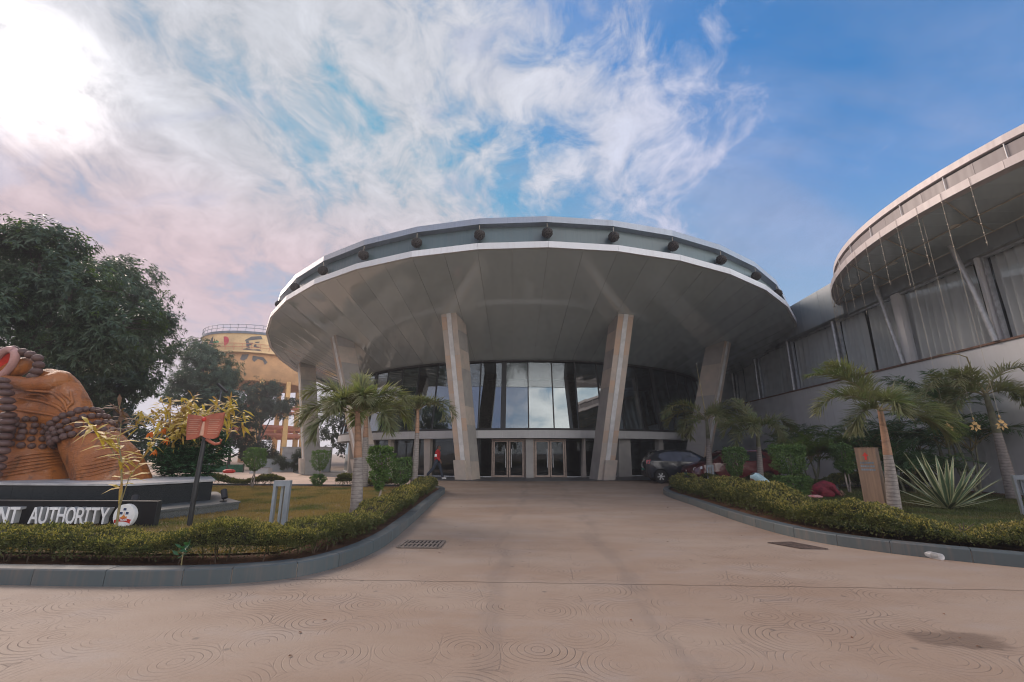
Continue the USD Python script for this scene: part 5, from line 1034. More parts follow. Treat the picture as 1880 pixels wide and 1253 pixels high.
for x, y, z in [(-13.24, 10.0, 3.82), (-12.95, 10.0, 3.85), (-12.69, 10.0, 3.78), (-12.46, 10.0, 3.71), (-12.25, 10.0, 3.62), (-12.17, 10.0, 3.45), (-12.19, 10.0, 3.3), (-12.25, 10.0, 3.16)]: part(stt, 'bead', bead((x, y, z), 0.115, 0.85), 'bead', True)
def bracelet(c, ax, R, n, r, seed):
    ax = unit(np.array(ax, float)); A = unit(np.cross(ax, (0, 1, 0.1))); B = np.cross(ax, A); m = MB(); q = random.Random(seed)
    for k in range(n): t = 2 * PI * k / n + q.uniform(-.03, .03); m.add(*bead(np.array(c) + (A * math.cos(t) + B * math.sin(t)) * R + ax * q.uniform(-.02, .02), r * q.uniform(0.9, 1.08), 0.95))
    return m.get()
a0, a1 = np.array([-11.50, 10.6, 2.10]), np.array([-11.10, 10.6, 1.70])
for k in range(4): s = k / 3; part(stt, 'bead_bracelet', bracelet(a0 + (a1 - a0) * s, (-0.62 + 0.12 * k, 0, 0.76), 0.50 + 0.13 * s, 22, 0.080, k), 'bead', True)
a0, a1 = np.array([-12.59, 10.6, 2.12]), np.array([-12.5, 10.6, 1.58])
for k in range(5): s = k / 4; part(stt, 'bead_bracelet', bracelet(a0 + (a1 - a0) * s, (-0.1 + 0.05 * k, 0, 1), 0.64 + 0.14 * s, 26, 0.076, 9 + k), 'bead', True)
rt = np.linspace(0, 2 * PI, 33)[:-1]; ce = np.array([-13.05, 9.95, 3.50]); ux, uy = unit([0.55, -0.15, 0.62]), unit([-0.7, -0.2, 0.6]); uy = unit(uy - ux * (ux @ uy))
ringp = np.array([ce + ux * 0.40 * math.cos(t) + uy * 0.20 * math.sin(t) for t in rt] + [ce + ux * 0.40])
part(stt, 'rose_rim', tube(ringp, 0.085, 10), 'rose', True)
part(stt, 'hollow', (np.vstack([ringp[:-1], ce + (0, 0.08, 0)]), np.array([(i, (i + 1) % 32, 32) for i in range(32)])), 'red')

bd = thing('sign_board', 'long black sign board with raised white capitals and a round emblem', 'sign', (-9, 7.93, 0.1))
part(bd, 'board', box((-16, 7.90, 0.09), (-6.68, 7.97, 0.515)), 'signblack'); part(bd, 'frame', MB().box((-16, 7.885, 0.515), (-6.67, 7.975, 0.53)).box((-16, 7.885, 0.075), (-6.67, 7.975, 0.09)).box((-6.68, 7.885, 0.09), (-6.665, 7.975, 0.515)).get(), 'black_metal')
for x in (-9.6, -7.6, -6.9, -12): part(bd, 'leg', box((x, 7.92, 0.0), (x + 0.05, 7.96, 0.09)), 'iron')
def lettering(text, x_right, z0, cap, sx, y, parent, depth, m, gap=0.012):
    gl = []; x = 0.0
    for ch in text:
        if ch == ' ': x += cap * 0.42; continue
        t = meshkit.text_mesh(ch, cap, depth, True); v = np.array(t.vertices); v[:, 0] = (v[:, 0] - v[:, 0].min()) * sx; gl.append((v, np.array(t.faces), x)); x += v[:, 0].max() + gap
    for v, f, gx in gl: lt = part(parent, 'letter', (np.column_stack([v[:, 0] + gx + x_right - x + gap, y - v[:, 2], v[:, 1] + z0]), f), 'letter_side'); part(lt, 'face', (np.column_stack([v[:, 0] + gx + x_right - x + gap, y - depth - 0.002 - v[:, 2] * 0.05, v[:, 1] + z0]), f), m)
lettering('AUTHORITY', -7.46, 0.165, 0.255, 0.72, 7.90, bd, 0.09, 'letter', 0.012); lettering('ENT', -9.12, 0.165, 0.255, 0.88, 7.90, bd, 0.09, 'letter', 0.012)
ex, ez = -7.2, 0.29
def disc(cx, cz, rr, y0, y1, n=40):
    a = np.linspace(0, 2 * PI, n, endpoint=False); p = prism([(cx + rr * math.cos(t), cz + rr * math.sin(t)) for t in a], 0, abs(y1 - y0)); v = p[0]; return np.column_stack([v[:, 0], y0 - v[:, 2], v[:, 1]]), p[1]
def flat(poly, y, th=0.004): p = prism(poly, 0, th); v = p[0]; return np.column_stack([v[:, 0], y - v[:, 2], v[:, 1]]), p[1]
em = part(bd, 'emblem', disc(ex, ez, 0.195, 7.90, 7.83), 'letter', 30)
for i, (dx, dz) in enumerate(((-0.0, 0.11), (-0.055, 0.045), (0.055, 0.045))): part(em, 'blue_square', flat([(ex + dx - 0.024, ez + dz - 0.02), (ex + dx + 0.024, ez + dz - 0.02), (ex + dx + 0.024, ez + dz + 0.02), (ex + dx - 0.024, ez + dz + 0.02)], 7.83), 'navy')
part(em, 'orange_crest', flat([(ex - 0.08, ez - 0.03), (ex - 0.03, ez - 0.01), (ex - 0.006, ez + 0.02), (ex, ez + 0.07), (ex + 0.006, ez + 0.02), (ex + 0.03, ez - 0.01), (ex + 0.06, ez - 0.005), (ex + 0.06, ez - 0.035), (ex - 0.03, ez - 0.04)], 7.83), 'orange')
part(em, 'red_ribbon', flat([(ex - 0.16, ez - 0.07), (ex - 0.09, ez - 0.045), (ex, ez - 0.04), (ex + 0.07, ez - 0.045), (ex + 0.15, ez - 0.06), (ex + 0.13, ez - 0.09), (ex + 0.14, ez - 0.125), (ex + 0.07, ez - 0.10), (ex, ez - 0.09), (ex - 0.09, ez - 0.095), (ex - 0.15, ez - 0.12)], 7.83), 'red')
tx = meshkit.text_mesh('YEARS', 0.03, 0.002, True); v = np.array(tx.vertices); part(em, 'ribbon_lettering', (np.column_stack([v[:, 0] + ex - 0.055, 7.825 - v[:, 2], v[:, 1] + ez - 0.08]), np.array(tx.faces)), 'letter')

pq = thing('clay_plaque', 'red clay open-book plaque with fine lines on a black post', 'plaque', (-6.06, 7.9, 0.1))
part(pq, 'post', tube([(-6.06, 7.93, 0.05), (-6.06, 7.93, 0.9), (-6.06, 7.95, 1.68)], [0.042, 0.04, 0.036], 12), 'black_metal', True)
PP = [(-6.37, 1.58), (-6.2, 1.60), (-6.08, 1.66), (-5.97, 1.61), (-5.86, 1.60), (-5.79, 1.64), (-5.74, 1.85), (-5.74, 2.08), (-5.9, 2.06), (-6.08, 2.0), (-6.25, 2.03), (-6.43, 2.05), (-6.41, 1.8)]
p = prism(PP, 0, 0.035); v = p[0]; tl = lambda x: 0.10 * (x + 6.06) ** 2 * 4 * 0.4
body_ = np.column_stack([v[:, 0], 7.90 - v[:, 2] + 0.12 * np.abs(v[:, 0] + 6.06), v[:, 1]]); part(pq, 'tablet', (body_, p[1]), 'plaque')
m = MB()
for k in range(8):
    for x0, x1 in ((-6.38, -6.14), (-5.98, -5.78)):
        z = 1.95 - 0.036 * k; xa, xb = x0 + 0.01, x1 - 0.02 * (k % 3); ya, yb = 7.862 + 0.12 * abs(xa + 6.06), 7.862 + 0.12 * abs(xb + 6.06); m.hexa([(xa, ya - 0.002, z), (xb, yb - 0.002, z), (xb, yb + 0.003, z), (xa, ya + 0.003, z)], [(xa, ya - 0.002, z + 0.008), (xb, yb - 0.002, z + 0.008), (xb, yb + 0.003, z + 0.008), (xa, ya + 0.003, z + 0.008)])
part(pq, 'fine_lines', m.get(), 'plaque_ink', kind='stuff'); part(pq, 'scroll_tail', tube([(-6.0, 7.92, 1.60), (-5.92, 7.92, 1.55), (-5.82, 7.92, 1.51), (-5.73, 7.92, 1.53), (-5.71, 7.92, 1.58), (-5.75, 7.92, 1.60)], [0.03, 0.03, 0.026, 0.024, 0.02, 0.012], 8), 'plaque', True)
part(pq, 'finial', bead((-6.06, 7.85, 1.95), 0.035, 1.2), 'red', True); part(pq, 'finial_stem', tube([(-6.06, 7.86, 1.66), (-6.06, 7.86, 1.78), (-6.06, 7.86, 1.92)], [0.035, 0.028, 0.014], 8), 'plaque_ink', True)
def spot(base, yaw, label):
    t = thing('spotlight', label, 'spotlight', base, 'garden spotlights at the plinth'); b = np.array(base); d = np.array([math.cos(yaw) * 0.5, math.sin(yaw) * 0.5, 0.8]); d = unit(d)
    part(t, 'bracket', MB().box(b + (-0.05, -0.05, 0), b + (0.05, 0.05, 0.02)).tube([b, b + (0, 0, 0.05), b + (0, 0, 0.10)], 0.015, 6).get(), 'black_plastic'); c = b + (0, 0, 0.15); part(t, 'lamp_head', tube([c - d * 0.09, c - d * 0.085, c + d * 0.10, c + d * 0.11], [0.04, 0.06, 0.065, 0.06], 14), 'black_plastic', 30); part(t, 'lens', tube([c + d * 0.105, c + d * 0.112, c + d * 0.114], 0.05, 14), 'car_glass')
spot((-7.02, 10.1, 0.30), 2.6, 'small black spotlight on the right end of the plinth step'); spot((-7.75, 8.6, 0.30), 2.2, 'grey spotlight half hidden behind the round emblem')

def bollard(base, label, rz):
    t = thing('bollard_light', label, 'bollard light', (*base, 0.1), 'aluminium bollard lights in the lawns', rz)
    part(t, 'side_plate', box((-0.125, -0.06, 0), (-0.085, 0.06, 0.72)), 'aluminium', local=True); part(t, 'side_plate', box((0.055, -0.06, 0), (0.125, 0.06, 0.72)), 'aluminium', local=True)
    part(t, 'head', box((-0.128, -0.063, 0.721), (0.128, 0.063, 0.81)), 'aluminium', local=True); part(t, 'light_fin', box((-0.02, 0.0, 0), (0.02, 0.055, 0.719)), 'wing_panel', local=True)
bollard((-4.23, 7.5), 'aluminium bollard light on the left lawn behind the hedge', 0.25); bollard((10.0, 10.1), 'aluminium bollard light at the right edge by the far palm', -0.5); bollard((6.75, 18.3), 'aluminium bollard light beside the spear-leaf palm before the cars', -0.2)

an = math.radians(60); pil = thing('arrow_pillar', 'brown laminated direction pillar with a red upward arrow', 'sign pillar', (7.52, 10.8, 0.1), None, -an)
bx = trimesh.creation.box((0.40, 0.16, 1.36)); bx.apply_translation((0, 0, 0.68)); part(pil, 'pillar', bx, 'wood_sign', local=True)
part(pil, 'cap', box((-0.205, -0.085, 1.361), (0.205, 0.085, 1.375)), 'wood_sign', local=True)
def fl(poly, th=0.004): q = prism(poly, 0, th); v = q[0]; return np.column_stack([v[:, 0], -0.0805 - v[:, 2], v[:, 1]]), q[1]
part(pil, 'red_arrow', fl([(-0.022, 1.10), (0.022, 1.10), (0.022, 1.19), (0.06, 1.19), (0, 1.27), (-0.06, 1.19), (-0.022, 1.19)]), 'red', local=True)
m = MB(); rr = random.Random(4)
for row in range(3):
    x = -0.13
    while x < 0.11:
        w = rr.uniform(0.015, 0.04); m.box((x, -0.083, 1.02 - row * 0.075), (x + w, -0.0803, 1.06 - row * 0.075)); x += w + 0.01
part(pil, 'faded_print', m.get(), 'faded_blue', local=True)

# ================================================================== things on the driveway
def qbar(m, a, b, w, z0, z1):
    a, b = np.array(a, float), np.array(b, float); d = unit(b - a); n = np.array([-d[1], d[0]]) * w / 2; m.hexa([(*(a + n), z0), (*(b + n), z0), (*(b - n), z0), (*(a - n), z0)][::-1], [(*(a + n), z1), (*(b + n), z1), (*(b - n), z1), (*(a - n), z1)][::-1])
gr = thing('drain_grate', 'iron slotted drain grate in the paving by the left kerb', 'drain grate', (-1.76, 7.2, 0)); G = np.array([(-2.06, 6.93), (-1.45, 6.95), (-1.47, 7.46), (-2.08, 7.47)])
part(gr, 'pit', (np.column_stack([G, np.full(4, 0.004)]), np.array([(0, 1, 2, 3)])), 'pit'); m = MB()
for a, b in ((0, 1), (1, 2), (2, 3), (3, 0)): qbar(m, G[a], G[b], 0.045, 0.005, 0.018)
part(gr, 'frame', m.get(), 'iron_dark')
for k in range(1, 10): t = k / 10; part(gr, 'bar', (lambda mm: (qbar(mm, G[0] + (G[1] - G[0]) * t, G[3] + (G[2] - G[3]) * t, 0.03, 0.006, 0.016), mm.get())[1])(MB()), 'iron_dark')
part(gr, 'cross_bar', (lambda mm: (qbar(mm, (G[0] + G[3]) / 2, (G[1] + G[2]) / 2, 0.035, 0.0065, 0.0165), mm.get())[1])(MB()), 'iron_dark')
gr = thing('drain_mesh', 'rusty mesh drain cover in the paving by the right kerb', 'drain cover', (3.85, 7.4, 0)); G = np.array([(3.56, 7.60), (3.82, 7.17), (4.19, 7.16), (3.95, 7.68)])
part(gr, 'pit', (np.column_stack([G, np.full(4, 0.004)]), np.array([(0, 1, 2, 3)])), 'soil'); m = MB()
for k in range(0, 13): t = k / 12; qbar(m, G[0] + (G[1] - G[0]) * t, G[3] + (G[2] - G[3]) * t, 0.010, 0.005, 0.012)
for k in range(0, 11): t = k / 10; qbar(m, G[0] + (G[3] - G[0]) * t, G[1] + (G[2] - G[1]) * t, 0.010, 0.006, 0.014)
part(gr, 'mesh', m.get(), 'iron')
bt = thing('plastic_bottle', 'empty clear plastic bottle lying by the right kerb', 'bottle', (5.21, 6.68, 0.04)); pr_ = [(0.0, -0.15), (0.034, -0.15), (0.041, -0.14), (0.041, -0.06), (0.038, -0.05), (0.041, -0.04), (0.041, 0.05), (0.034, 0.085), (0.016, 0.115), (0.014, 0.13)]
q = MB().lathe(pr_, (0, 0, 0), 20).get()[0]; f = MB().lathe(pr_, (0, 0, 0), 20).get()[1]; ax = unit(np.array([-0.25, 1.0, 0.03])); sx = unit(np.cross(ax, (0, 0, 1))); sz = np.cross(sx, ax)
tr_ = lambda v: np.array([5.21, 6.68, 0.043]) + v[:, :1] * sx + v[:, 1:2] * sz + v[:, 2:3] * ax
part(bt, 'body', (tr_(q), f), 'bottle', True); c_ = MB().lathe([(0.0, 0.13), (0.017, 0.13), (0.017, 0.155), (0.0, 0.157)], (0, 0, 0), 14).get(); part(bt, 'cap', (tr_(c_[0]), c_[1]), 'letter'); c_ = MB().lathe([(0.0415, -0.035), (0.0418, -0.03), (0.0418, 0.03), (0.0415, 0.035)], (0, 0, 0), 20).get(); part(bt, 'label_band', (tr_(c_[0]), c_[1]), 'bottle')
r = np.random.default_rng(77); n = 60; P = np.column_stack([r.uniform(-3, 5, n), r.uniform(3, 15, n), np.full(n, 0.006)]); P = P[(P[:, 0] > -2.0) & (P[:, 0] < 3.8)]; n = len(P)
V, F = leaves(P, rnd_dirs(r, n) * (1, 1, 0.1), rnd_dirs(r, n) * 0.3 + (0, 0, 1), r.uniform(0.015, 0.05, n), r.uniform(0.01, 0.025, n), 0.3); single('fallen_leaves', (V, F), 'brownleaf', kind='stuff', label='a few small dry leaves scattered on the driveway')

# ================================================================== cars
def loft(sections):
    S = np.array(sections, float); n, m = S.shape[:2]; V = S.reshape(-1, 3); i, j = np.meshgrid(np.arange(n - 1), np.arange(m), indexing='ij')
    q = np.stack([i * m + j, i * m + (j + 1) % m, (i + 1) * m + (j + 1) % m, (i + 1) * m + j], -1).reshape(-1, 4); F = [q[:, [0, 1, 2]], q[:, [0, 2, 3]]]
    c0, c1 = S[0].mean(0), S[-1].mean(0); V = np.vstack([V, c0, c1]); k = n * m; L = (n - 1) * m
    F += [np.array([(k, (j + 1) % m, j) for j in range(m)]), np.array([(k + 1, L + j, L + (j + 1) % m) for j in range(m)])]; return V, np.vstack(F)
def car(loc, rz, label, paint, plate):
    """Small five-door hatchback, nose towards +x of its own axes."""
    t = thing('parked_car', label, 'car', (*loc, 0.0), None, rz); wb, fx, rx = 2.43, 1.17, -1.26
    # x, sill z, belt z, top z, half width sill, half width belt, half width top
    st_ = [(-1.90, .42, .80, .86, .60, .66, .60), (-1.86, .30, .88, .98, .70, .76, .66), (-1.78, .24, .95, 1.12, .76, .81, .62), (-1.62, .22, 1.0, 1.30, .80, .83, .58), (-1.40, .22, 1.0, 1.44, .81, .84, .56), (-1.0, .20, .99, 1.50, .82, .84, .57), (-.4, .20, .97, 1.52, .82, .84, .58), (.15, .20, .96, 1.48, .82, .84, .57), (.45, .20, .96, 1.36, .82, .84, .56), (.72, .20, .96, 1.18, .82, .83, .58), (.98, .20, .95, 1.02, .82, .82, .68), (1.3, .20, .89, .955, .82, .80, .70), (1.6, .22, .80, .87, .79, .76, .66), (1.78, .26, .70, .76, .72, .68, .58), (1.86, .34, .60, .64, .62, .58, .50)]
    sec = []
    for x, z0, zb, zt, w0, wb_, wt in st_:
        zm = z0 + (zb - z0) * 0.55
        half = [(0, z0), (w0 * .9, z0), (w0, z0 + .06), (w0 + .035, zm), (wb_, zb), (wb_ - .02, zb + .02), (wt + (wb_ - wt) * .35, zb + (zt - zb) * .6), (wt, zt - .025), (wt * .8, zt), (0, zt + .012)]
        sec.append([(x, y, z) for y, z in half] + [(x, -y, z) for y, z in half[-2:0:-1]])
    V, F = loft(sec); tm_ = trimesh.Trimesh(V, F, process=True); tm_.fix_normals(); import manifold3d
    man = Manifold(manifold3d.Mesh(np.array(tm_.vertices, np.float32), np.array(tm_.faces, np.uint32)))
    if man.is_empty() or man.volume() < 0: man = Manifold.batch_hull([man])
    for x in (fx, rx):
        for s in (-1, 1): man = man - Manifold.cylinder(0.36, 0.345, 0.345, 28).rotate((90, 0, 0)).translate((x, s * 0.80 + 0.18, 0.31))
    part(t, 'body', man, paint, 25, local=True)
    lerp = lambda k, x: np.interp(x, [q[0] for q in st_], [q[k] for q in st_])
    def side(x, f, s, o=0.012):
        zb, zt, wb_, wt = lerp(2, x), lerp(3, x), lerp(5, x), lerp(6, x); z = zb + .02 + (zt - .025 - zb - .02) * f; g = (z - zb) / max(zt - zb, 1e-3); y = (wb_ - .02) + ((wt + (wb_ - wt) * .35) - (wb_ - .02)) * min(g / .6, 1) if g < .6 else (wt + (wb_ - wt) * .35) + (wt - (wt + (wb_ - wt) * .35)) * (g - .6) / .4
        return (x, s * (y + o), z)
    for s in (-1, 1):
        for xs, fs in ((((-.98, .08), (-.32, .08), (-.32, .86), (-.95, .86), (-1.22, .70), (-1.30, .30)), 0), (((-.24, .08), (.66, .10), (.50, .55), (.18, .86), (-.24, .86)), 0)):
            P = [side(x, f, s) for x, f in xs]; n = len(P); Q = [(x, y - s * 0.02, z) for x, y, z in P]
            part(t, 'side_window', (np.array(P + Q + [np.mean(P, 0)]), np.array([(i, (i + 1) % n, 2 * n) for i in range(n)] + [(i, n + i, (i + 1) % n) for i in range(n)] + [((i + 1) % n, n + i, n + (i + 1) % n) for i in range(n)])), 'car_glass', local=True)
        part(t, 'mirror', blob([(.62, s * .90, 1.02, .07), (.56, s * .97, 1.03, .065)]), paint, True, local=True)
        part(t, 'tail_lamp', MB().slab([(-1.72, s * .80, .86), (-1.86, s * .70, .86), (-1.84, s * .68, 1.03), (-1.66, s * .775, 1.05)], 0.05).get(), 'lamp_red', local=True)
        part(t, 'head_lamp', MB().slab([(1.48, s * .79, .70), (1.80, s * .60, .64), (1.76, s * .58, .74), (1.46, s * .765, .81)], 0.05).get(), 'lamp_clear', local=True)
        for x in (fx, rx):
            pr2 = [(.17, -.09), (.27, -.095), (.30, -.07), (.305, 0), (.30, .07), (.27, .095), (.17, .09)]; c, f = MB().lathe(pr2, (0, 0, 0), 28).get(); wv = np.column_stack([c[:, 0] + x, c[:, 2] + s * .735, c[:, 1] + .305]); w = part(t, 'wheel', (wv, f), 'tyre', 35, local=True)
            m = MB(); m.lathe([(0, .0), (.05, .0), (.055, .02), (0, .025)], (0, 0, 0), 14); m.lathe([(.185, -.02), (.215, .0), (.205, .02), (.18, .0)], (0, 0, 0), 28)
            for k in range(6):
                a = k * PI / 3
                m.hexa([(.04 * math.cos(a - .5), .04 * math.sin(a - .5), 0), (.20 * math.cos(a - .05), .20 * math.sin(a - .05), 0), (.20 * math.cos(a + .25), .20 * math.sin(a + .25), 0), (.04 * math.cos(a + .5), .04 * math.sin(a + .5), 0)], [(.04 * math.cos(a - .5), .04 * math.sin(a - .5), .02), (.20 * math.cos(a - .05), .20 * math.sin(a - .05), .02), (.20 * math.cos(a + .25), .20 * math.sin(a + .25), .02), (.04 * math.cos(a + .5), .04 * math.sin(a + .5), .02)])
            c, f = m.get(); part(w, 'rim', (np.column_stack([c[:, 0] + x, s * (c[:, 2] + .80), c[:, 1] + .305]), f), 'alloy', local=True)
            part(w, 'hub_disc', (lambda cf: (np.column_stack([cf[0][:, 0] + x, s * (cf[0][:, 2] + .79), cf[0][:, 1] + .305]), cf[1]))(MB().lathe([(0, 0), (.2, 0), (.2, .003), (0, .004)], (0, 0, 0), 24).get()), 'black_plastic', local=True)
    part(t, 'windscreen', MB().slab([(.99, -.60, 1.04), (.99, .60, 1.04), (.22, .50, 1.475), (.22, -.50, 1.475)], 0.02).get(), 'car_glass', local=True)
    part(t, 'rear_window', MB().slab([(-1.80, .52, 1.12), (-1.80, -.52, 1.12), (-1.50, -.50, 1.41), (-1.50, .50, 1.41)], 0.03).get(), 'car_glass', local=True)
    part(t, 'spoiler', MB().hexa([(-1.66, -.52, 1.42), (-1.30, -.54, 1.47), (-1.30, .54, 1.47), (-1.66, .52, 1.42)], [(-1.68, -.52, 1.45), (-1.30, -.54, 1.51), (-1.30, .54, 1.51), (-1.68, .52, 1.45)]).get(), 'black_plastic', local=True)
    part(t, 'rear_bumper', MB().hexa([(-1.93, -.58, .30), (-1.72, -.84, .27), (-1.72, .84, .27), (-1.93, .58, .30)], [(-1.94, -.58, .52), (-1.73, -.84, .52), (-1.73, .84, .52), (-1.94, .58, .52)]).get(), 'black_plastic', local=True)
    part(t, 'grille', MB().hexa([(1.80, -.50, .40), (1.885, -.45, .40), (1.885, .45, .40), (1.80, .50, .40)], [(1.78, -.50, .56), (1.865, -.45, .56), (1.865, .45, .56), (1.78, .50, .56)]).get(), 'black_plastic', local=True)
    part(t, 'badge', MB().lathe([(0, 0), (.045, 0), (.045, .01), (0, .012)], (0, 0, 0), 14).get() if False else box((1.86, -.04, .585), (1.875, .04, .655)), 'alloy', local=True)
    part(t, 'number_plate', box((-1.955, -.22, .56), (-1.93, .22, .66)), 'plate_green', local=True); part(t, 'number_plate', box((1.87, -.22, .42), (1.90, .22, .52)), 'plate_green', local=True)
car((7.05, 22.35), math.radians(-4), 'black hatchback seen from its rear corner under the canopy', 'paint_black', 1)
car((8.35, 20.5), math.radians(184), 'maroon hatchback facing left behind the right hedge', 'paint_red', 1)

# ================================================================== people
def figure(label, loc, rz, chains, r_name='person', edge=0.02, it=6, skinmat='skin'):
    t = thing(r_name, label, 'person', loc, None, rz); out = None
    for c in chains: b = blob(c); out = b if out is None else out + b
    part(t, 'body', skin(out, edge, it), skinmat, True, local=True); return t
def cloth(t, name, chains, m, edge=0.02, it=5):
    out = None
    for c in chains: b = blob(c); out = b if out is None else out + b
    part(t, name, skin(out, edge, it), m, True, local=True)
def hand5(x, y, z, dx, s=1):
    ch = [[(x, y, z, .04), (x + dx * .03, y, z - .07, .036)]]
    for k in range(4): ch.append([(x + dx * .03, y + (k - 1.5) * .019, z - .07, .011), (x + dx * .05, y + (k - 1.5) * .021, z - .12, .0095), (x + dx * .045, y + (k - 1.5) * .021, z - .15 + .01 * abs(k - 1), .008)])
    ch.append([(x + dx * .02, y - .03, z - .02, .012), (x + dx * .06, y - .05, z - .06, .010), (x + dx * .075, y - .045, z - .09, .009)]); return ch
# walking man, facing +x of his axes
man_ = figure('person in a red jacket and dark jeans striding past the entrance glass', (-5.35, 24.45, 0.008), math.radians(-8),
    [[(0, 0, 1.40, .10), (.02, 0, 1.50, .058), (.04, 0, 1.56, .06)], [(.05, 0, 1.585, .088), (.045, 0, 1.66, .092)], [(.13, 0, 1.60, .022), (.145, 0, 1.585, .018)], [(.12, 0, 1.55, .03), (.09, 0, 1.53, .045)], [(.03, .09, 1.60, .02), (.03, .092, 1.62, .02)], [(.03, -.09, 1.60, .02), (.03, -.092, 1.62, .02)],
     [(0, 0, 1.40, .12), (-.02, 0, .98, .13)], [(-.02, .08, .95, .10), (.16, .09, .55, .062), (.30, .09, .12, .042), (.42, .09, .04, .035)], [(-.02, -.08, .95, .10), (-.20, -.09, .55, .062), (-.50, -.09, .22, .042), (-.46, -.09, .12, .035)],
     [(0, .19, 1.38, .055), (-.10, .22, 1.12, .045), (.06, .24, .95, .034)], [(0, -.19, 1.38, .055), (.06, -.22, 1.12, .045), (.22, -.22, .98, .034)]] + hand5(.08, .24, .93, 1) + hand5(.24, -.22, .96, 1), edge=0.018)
cloth(man_, 'jacket', [[(0, 0, 1.42, .125), (-.02, 0, 1.2, .155), (-.02, 0, .98, .15)], [(0, .10, 1.42, .085), (0, -.10, 1.42, .085)], [(0, .18, 1.40, .075), (-.10, .22, 1.13, .066), (.04, .24, .98, .05)], [(0, -.18, 1.40, .075), (.06, -.22, 1.13, .066), (.19, -.22, 1.01, .05)], [(0, 0, 1.47, .08), (.02, 0, 1.51, .075)]], 'jacket')
cloth(man_, 'jeans', [[(-.02, 0, .98, .14), (-.02, 0, .92, .135)], [(-.02, .08, .94, .115), (.16, .09, .55, .082), (.29, .09, .14, .068)], [(-.02, -.08, .94, .115), (-.20, -.09, .55, .082), (-.48, -.09, .25, .066)]], 'jeans')
cloth(man_, 'hair', [[(.02, 0, 1.67, .095), (.0, 0, 1.62, .088)]], 'hair'); cloth(man_, 'shoes', [[(.30, .09, .06, .05), (.46, .09, .045, .042)]], 'white_cloth'); cloth(man_, 'shoes', [[(-.50, -.09, .18, .05), (-.43, -.09, .06, .042)]], 'black_plastic')
part(man_, 'sleeve_patch', box((-.06, -.292, 1.16), (.06, -.275, 1.30)), 'white_cloth', local=True)
# woman crouching behind the hedge, facing -x
wom = figure('person in a pale blue head shawl crouching behind the right hedge', (5.98, 12.75, 0.12), 0,
    [[(-.02, 0, .46, .11), (-.10, 0, .52, .055)], [(-.15, 0, .56, .085), (-.14, 0, .61, .085)], [(-.225, 0, .555, .02), (-.235, 0, .54, .017)], [(-.2, 0, .50, .035), (-.16, 0, .50, .05)], [(-.02, 0, .44, .13), (.17, 0, .20, .15)], [(.15, .1, .14, .10), (-.15, .13, .32, .075), (-.02, .13, .05, .05), (-.12, .13, .03, .035)], [(.15, -.1, .14, .10), (-.15, -.13, .32, .075), (-.02, -.13, .05, .05), (-.12, -.13, .03, .035)], [(-.02, -.17, .44, .055), (-.12, -.2, .28, .045), (-.27, -.15, .2, .035)], [(-.02, .17, .44, .055), (-.12, .2, .28, .045), (-.27, .15, .2, .035)]] + hand5(-.29, -.15, .2, -1) + hand5(-.29, .15, .2, -1), edge=0.018)
cloth(wom, 'shawl', [[(-.12, 0, .605, .118), (-.06, 0, .60, .12), (.02, 0, .50, .15), (.12, 0, .36, .19), (.24, 0, .16, .17), (.34, 0, .04, .07)], [(0, .1, .44, .11), (.02, -.1, .44, .11)], [(.10, .16, .28, .1), (.12, -.16, .28, .1)]], 'shawl', 0.025); cloth(wom, 'dress', [[(.14, 0, .15, .17), (-.12, .1, .27, .11)], [(.14, 0, .15, .17), (-.12, -.1, .27, .11)]], 'orange'); cloth(wom, 'hair', [[(-.14, 0, .64, .088), (-.10, 0, .6, .09)]], 'hair')
# person bowed low on the far lawn
bow = figure('person in dark red clothes bent low over the right lawn', (8.4, 14.0, 0.12), 0,
    [[(.26, 0, .22, .085), (.30, 0, .17, .08)], [(.37, 0, .17, .02), (.38, 0, .15, .018)], [(.16, 0, .28, .06), (.22, 0, .25, .06)], [(.12, 0, .28, .12), (-.2, 0, .22, .14)], [(-.2, .1, .18, .10), (.06, .13, .1, .07), (-.2, .13, .06, .05)], [(-.2, -.1, .18, .10), (.06, -.13, .1, .07), (-.2, -.13, .06, .05)], [(.12, -.17, .26, .05), (.2, -.2, .12, .045), (.3, -.16, .06, .034)], [(.12, .17, .26, .05), (.2, .2, .12, .045), (.3, .16, .06, .034)]] + hand5(.32, -.16, .16, 1) + hand5(.32, .16, .16, 1), edge=0.018)
cloth(bow, 'tunic', [[(.15, 0, .27, .14), (-.02, 0, .30, .16), (-.22, 0, .2, .17), (-.28, 0, .12, .12)], [(.12, .14, .24, .09), (.12, -.14, .24, .09)], [(.12, -.17, .25, .075), (.2, -.2, .12, .06)], [(.12, .17, .25, .075), (.2, .2, .12, .06)], [(-.2, .1, .18, .13), (.06, .13, .1, .095), (-.2, .13, .06, .07)], [(-.2, -.1, .18, .13), (.06, -.13, .1, .095), (-.2, -.13, .06, .07)]], 'maroon', 0.025); cloth(bow, 'hair', [[(.27, 0, .25, .088), (.29, 0, .2, .09)]], 'hair')
r = np.random.default_rng(3); m = trimesh.creation.icosphere(3, 1.0); v = np.array(m.vertices) * (0.20, 0.14, 0.045); v[:, 2] += 0.05 * (meshkit.fbm(v * 14, 3, 3) - 0.4) + 0.03; v += (7.9, 13.7, 0.12)
single('striped_cloth', (v, np.array(m.faces)), 'coral', 'crumpled coral and white cloth lying on the lawn beside the bowed person', 'cloth', smooth=True)

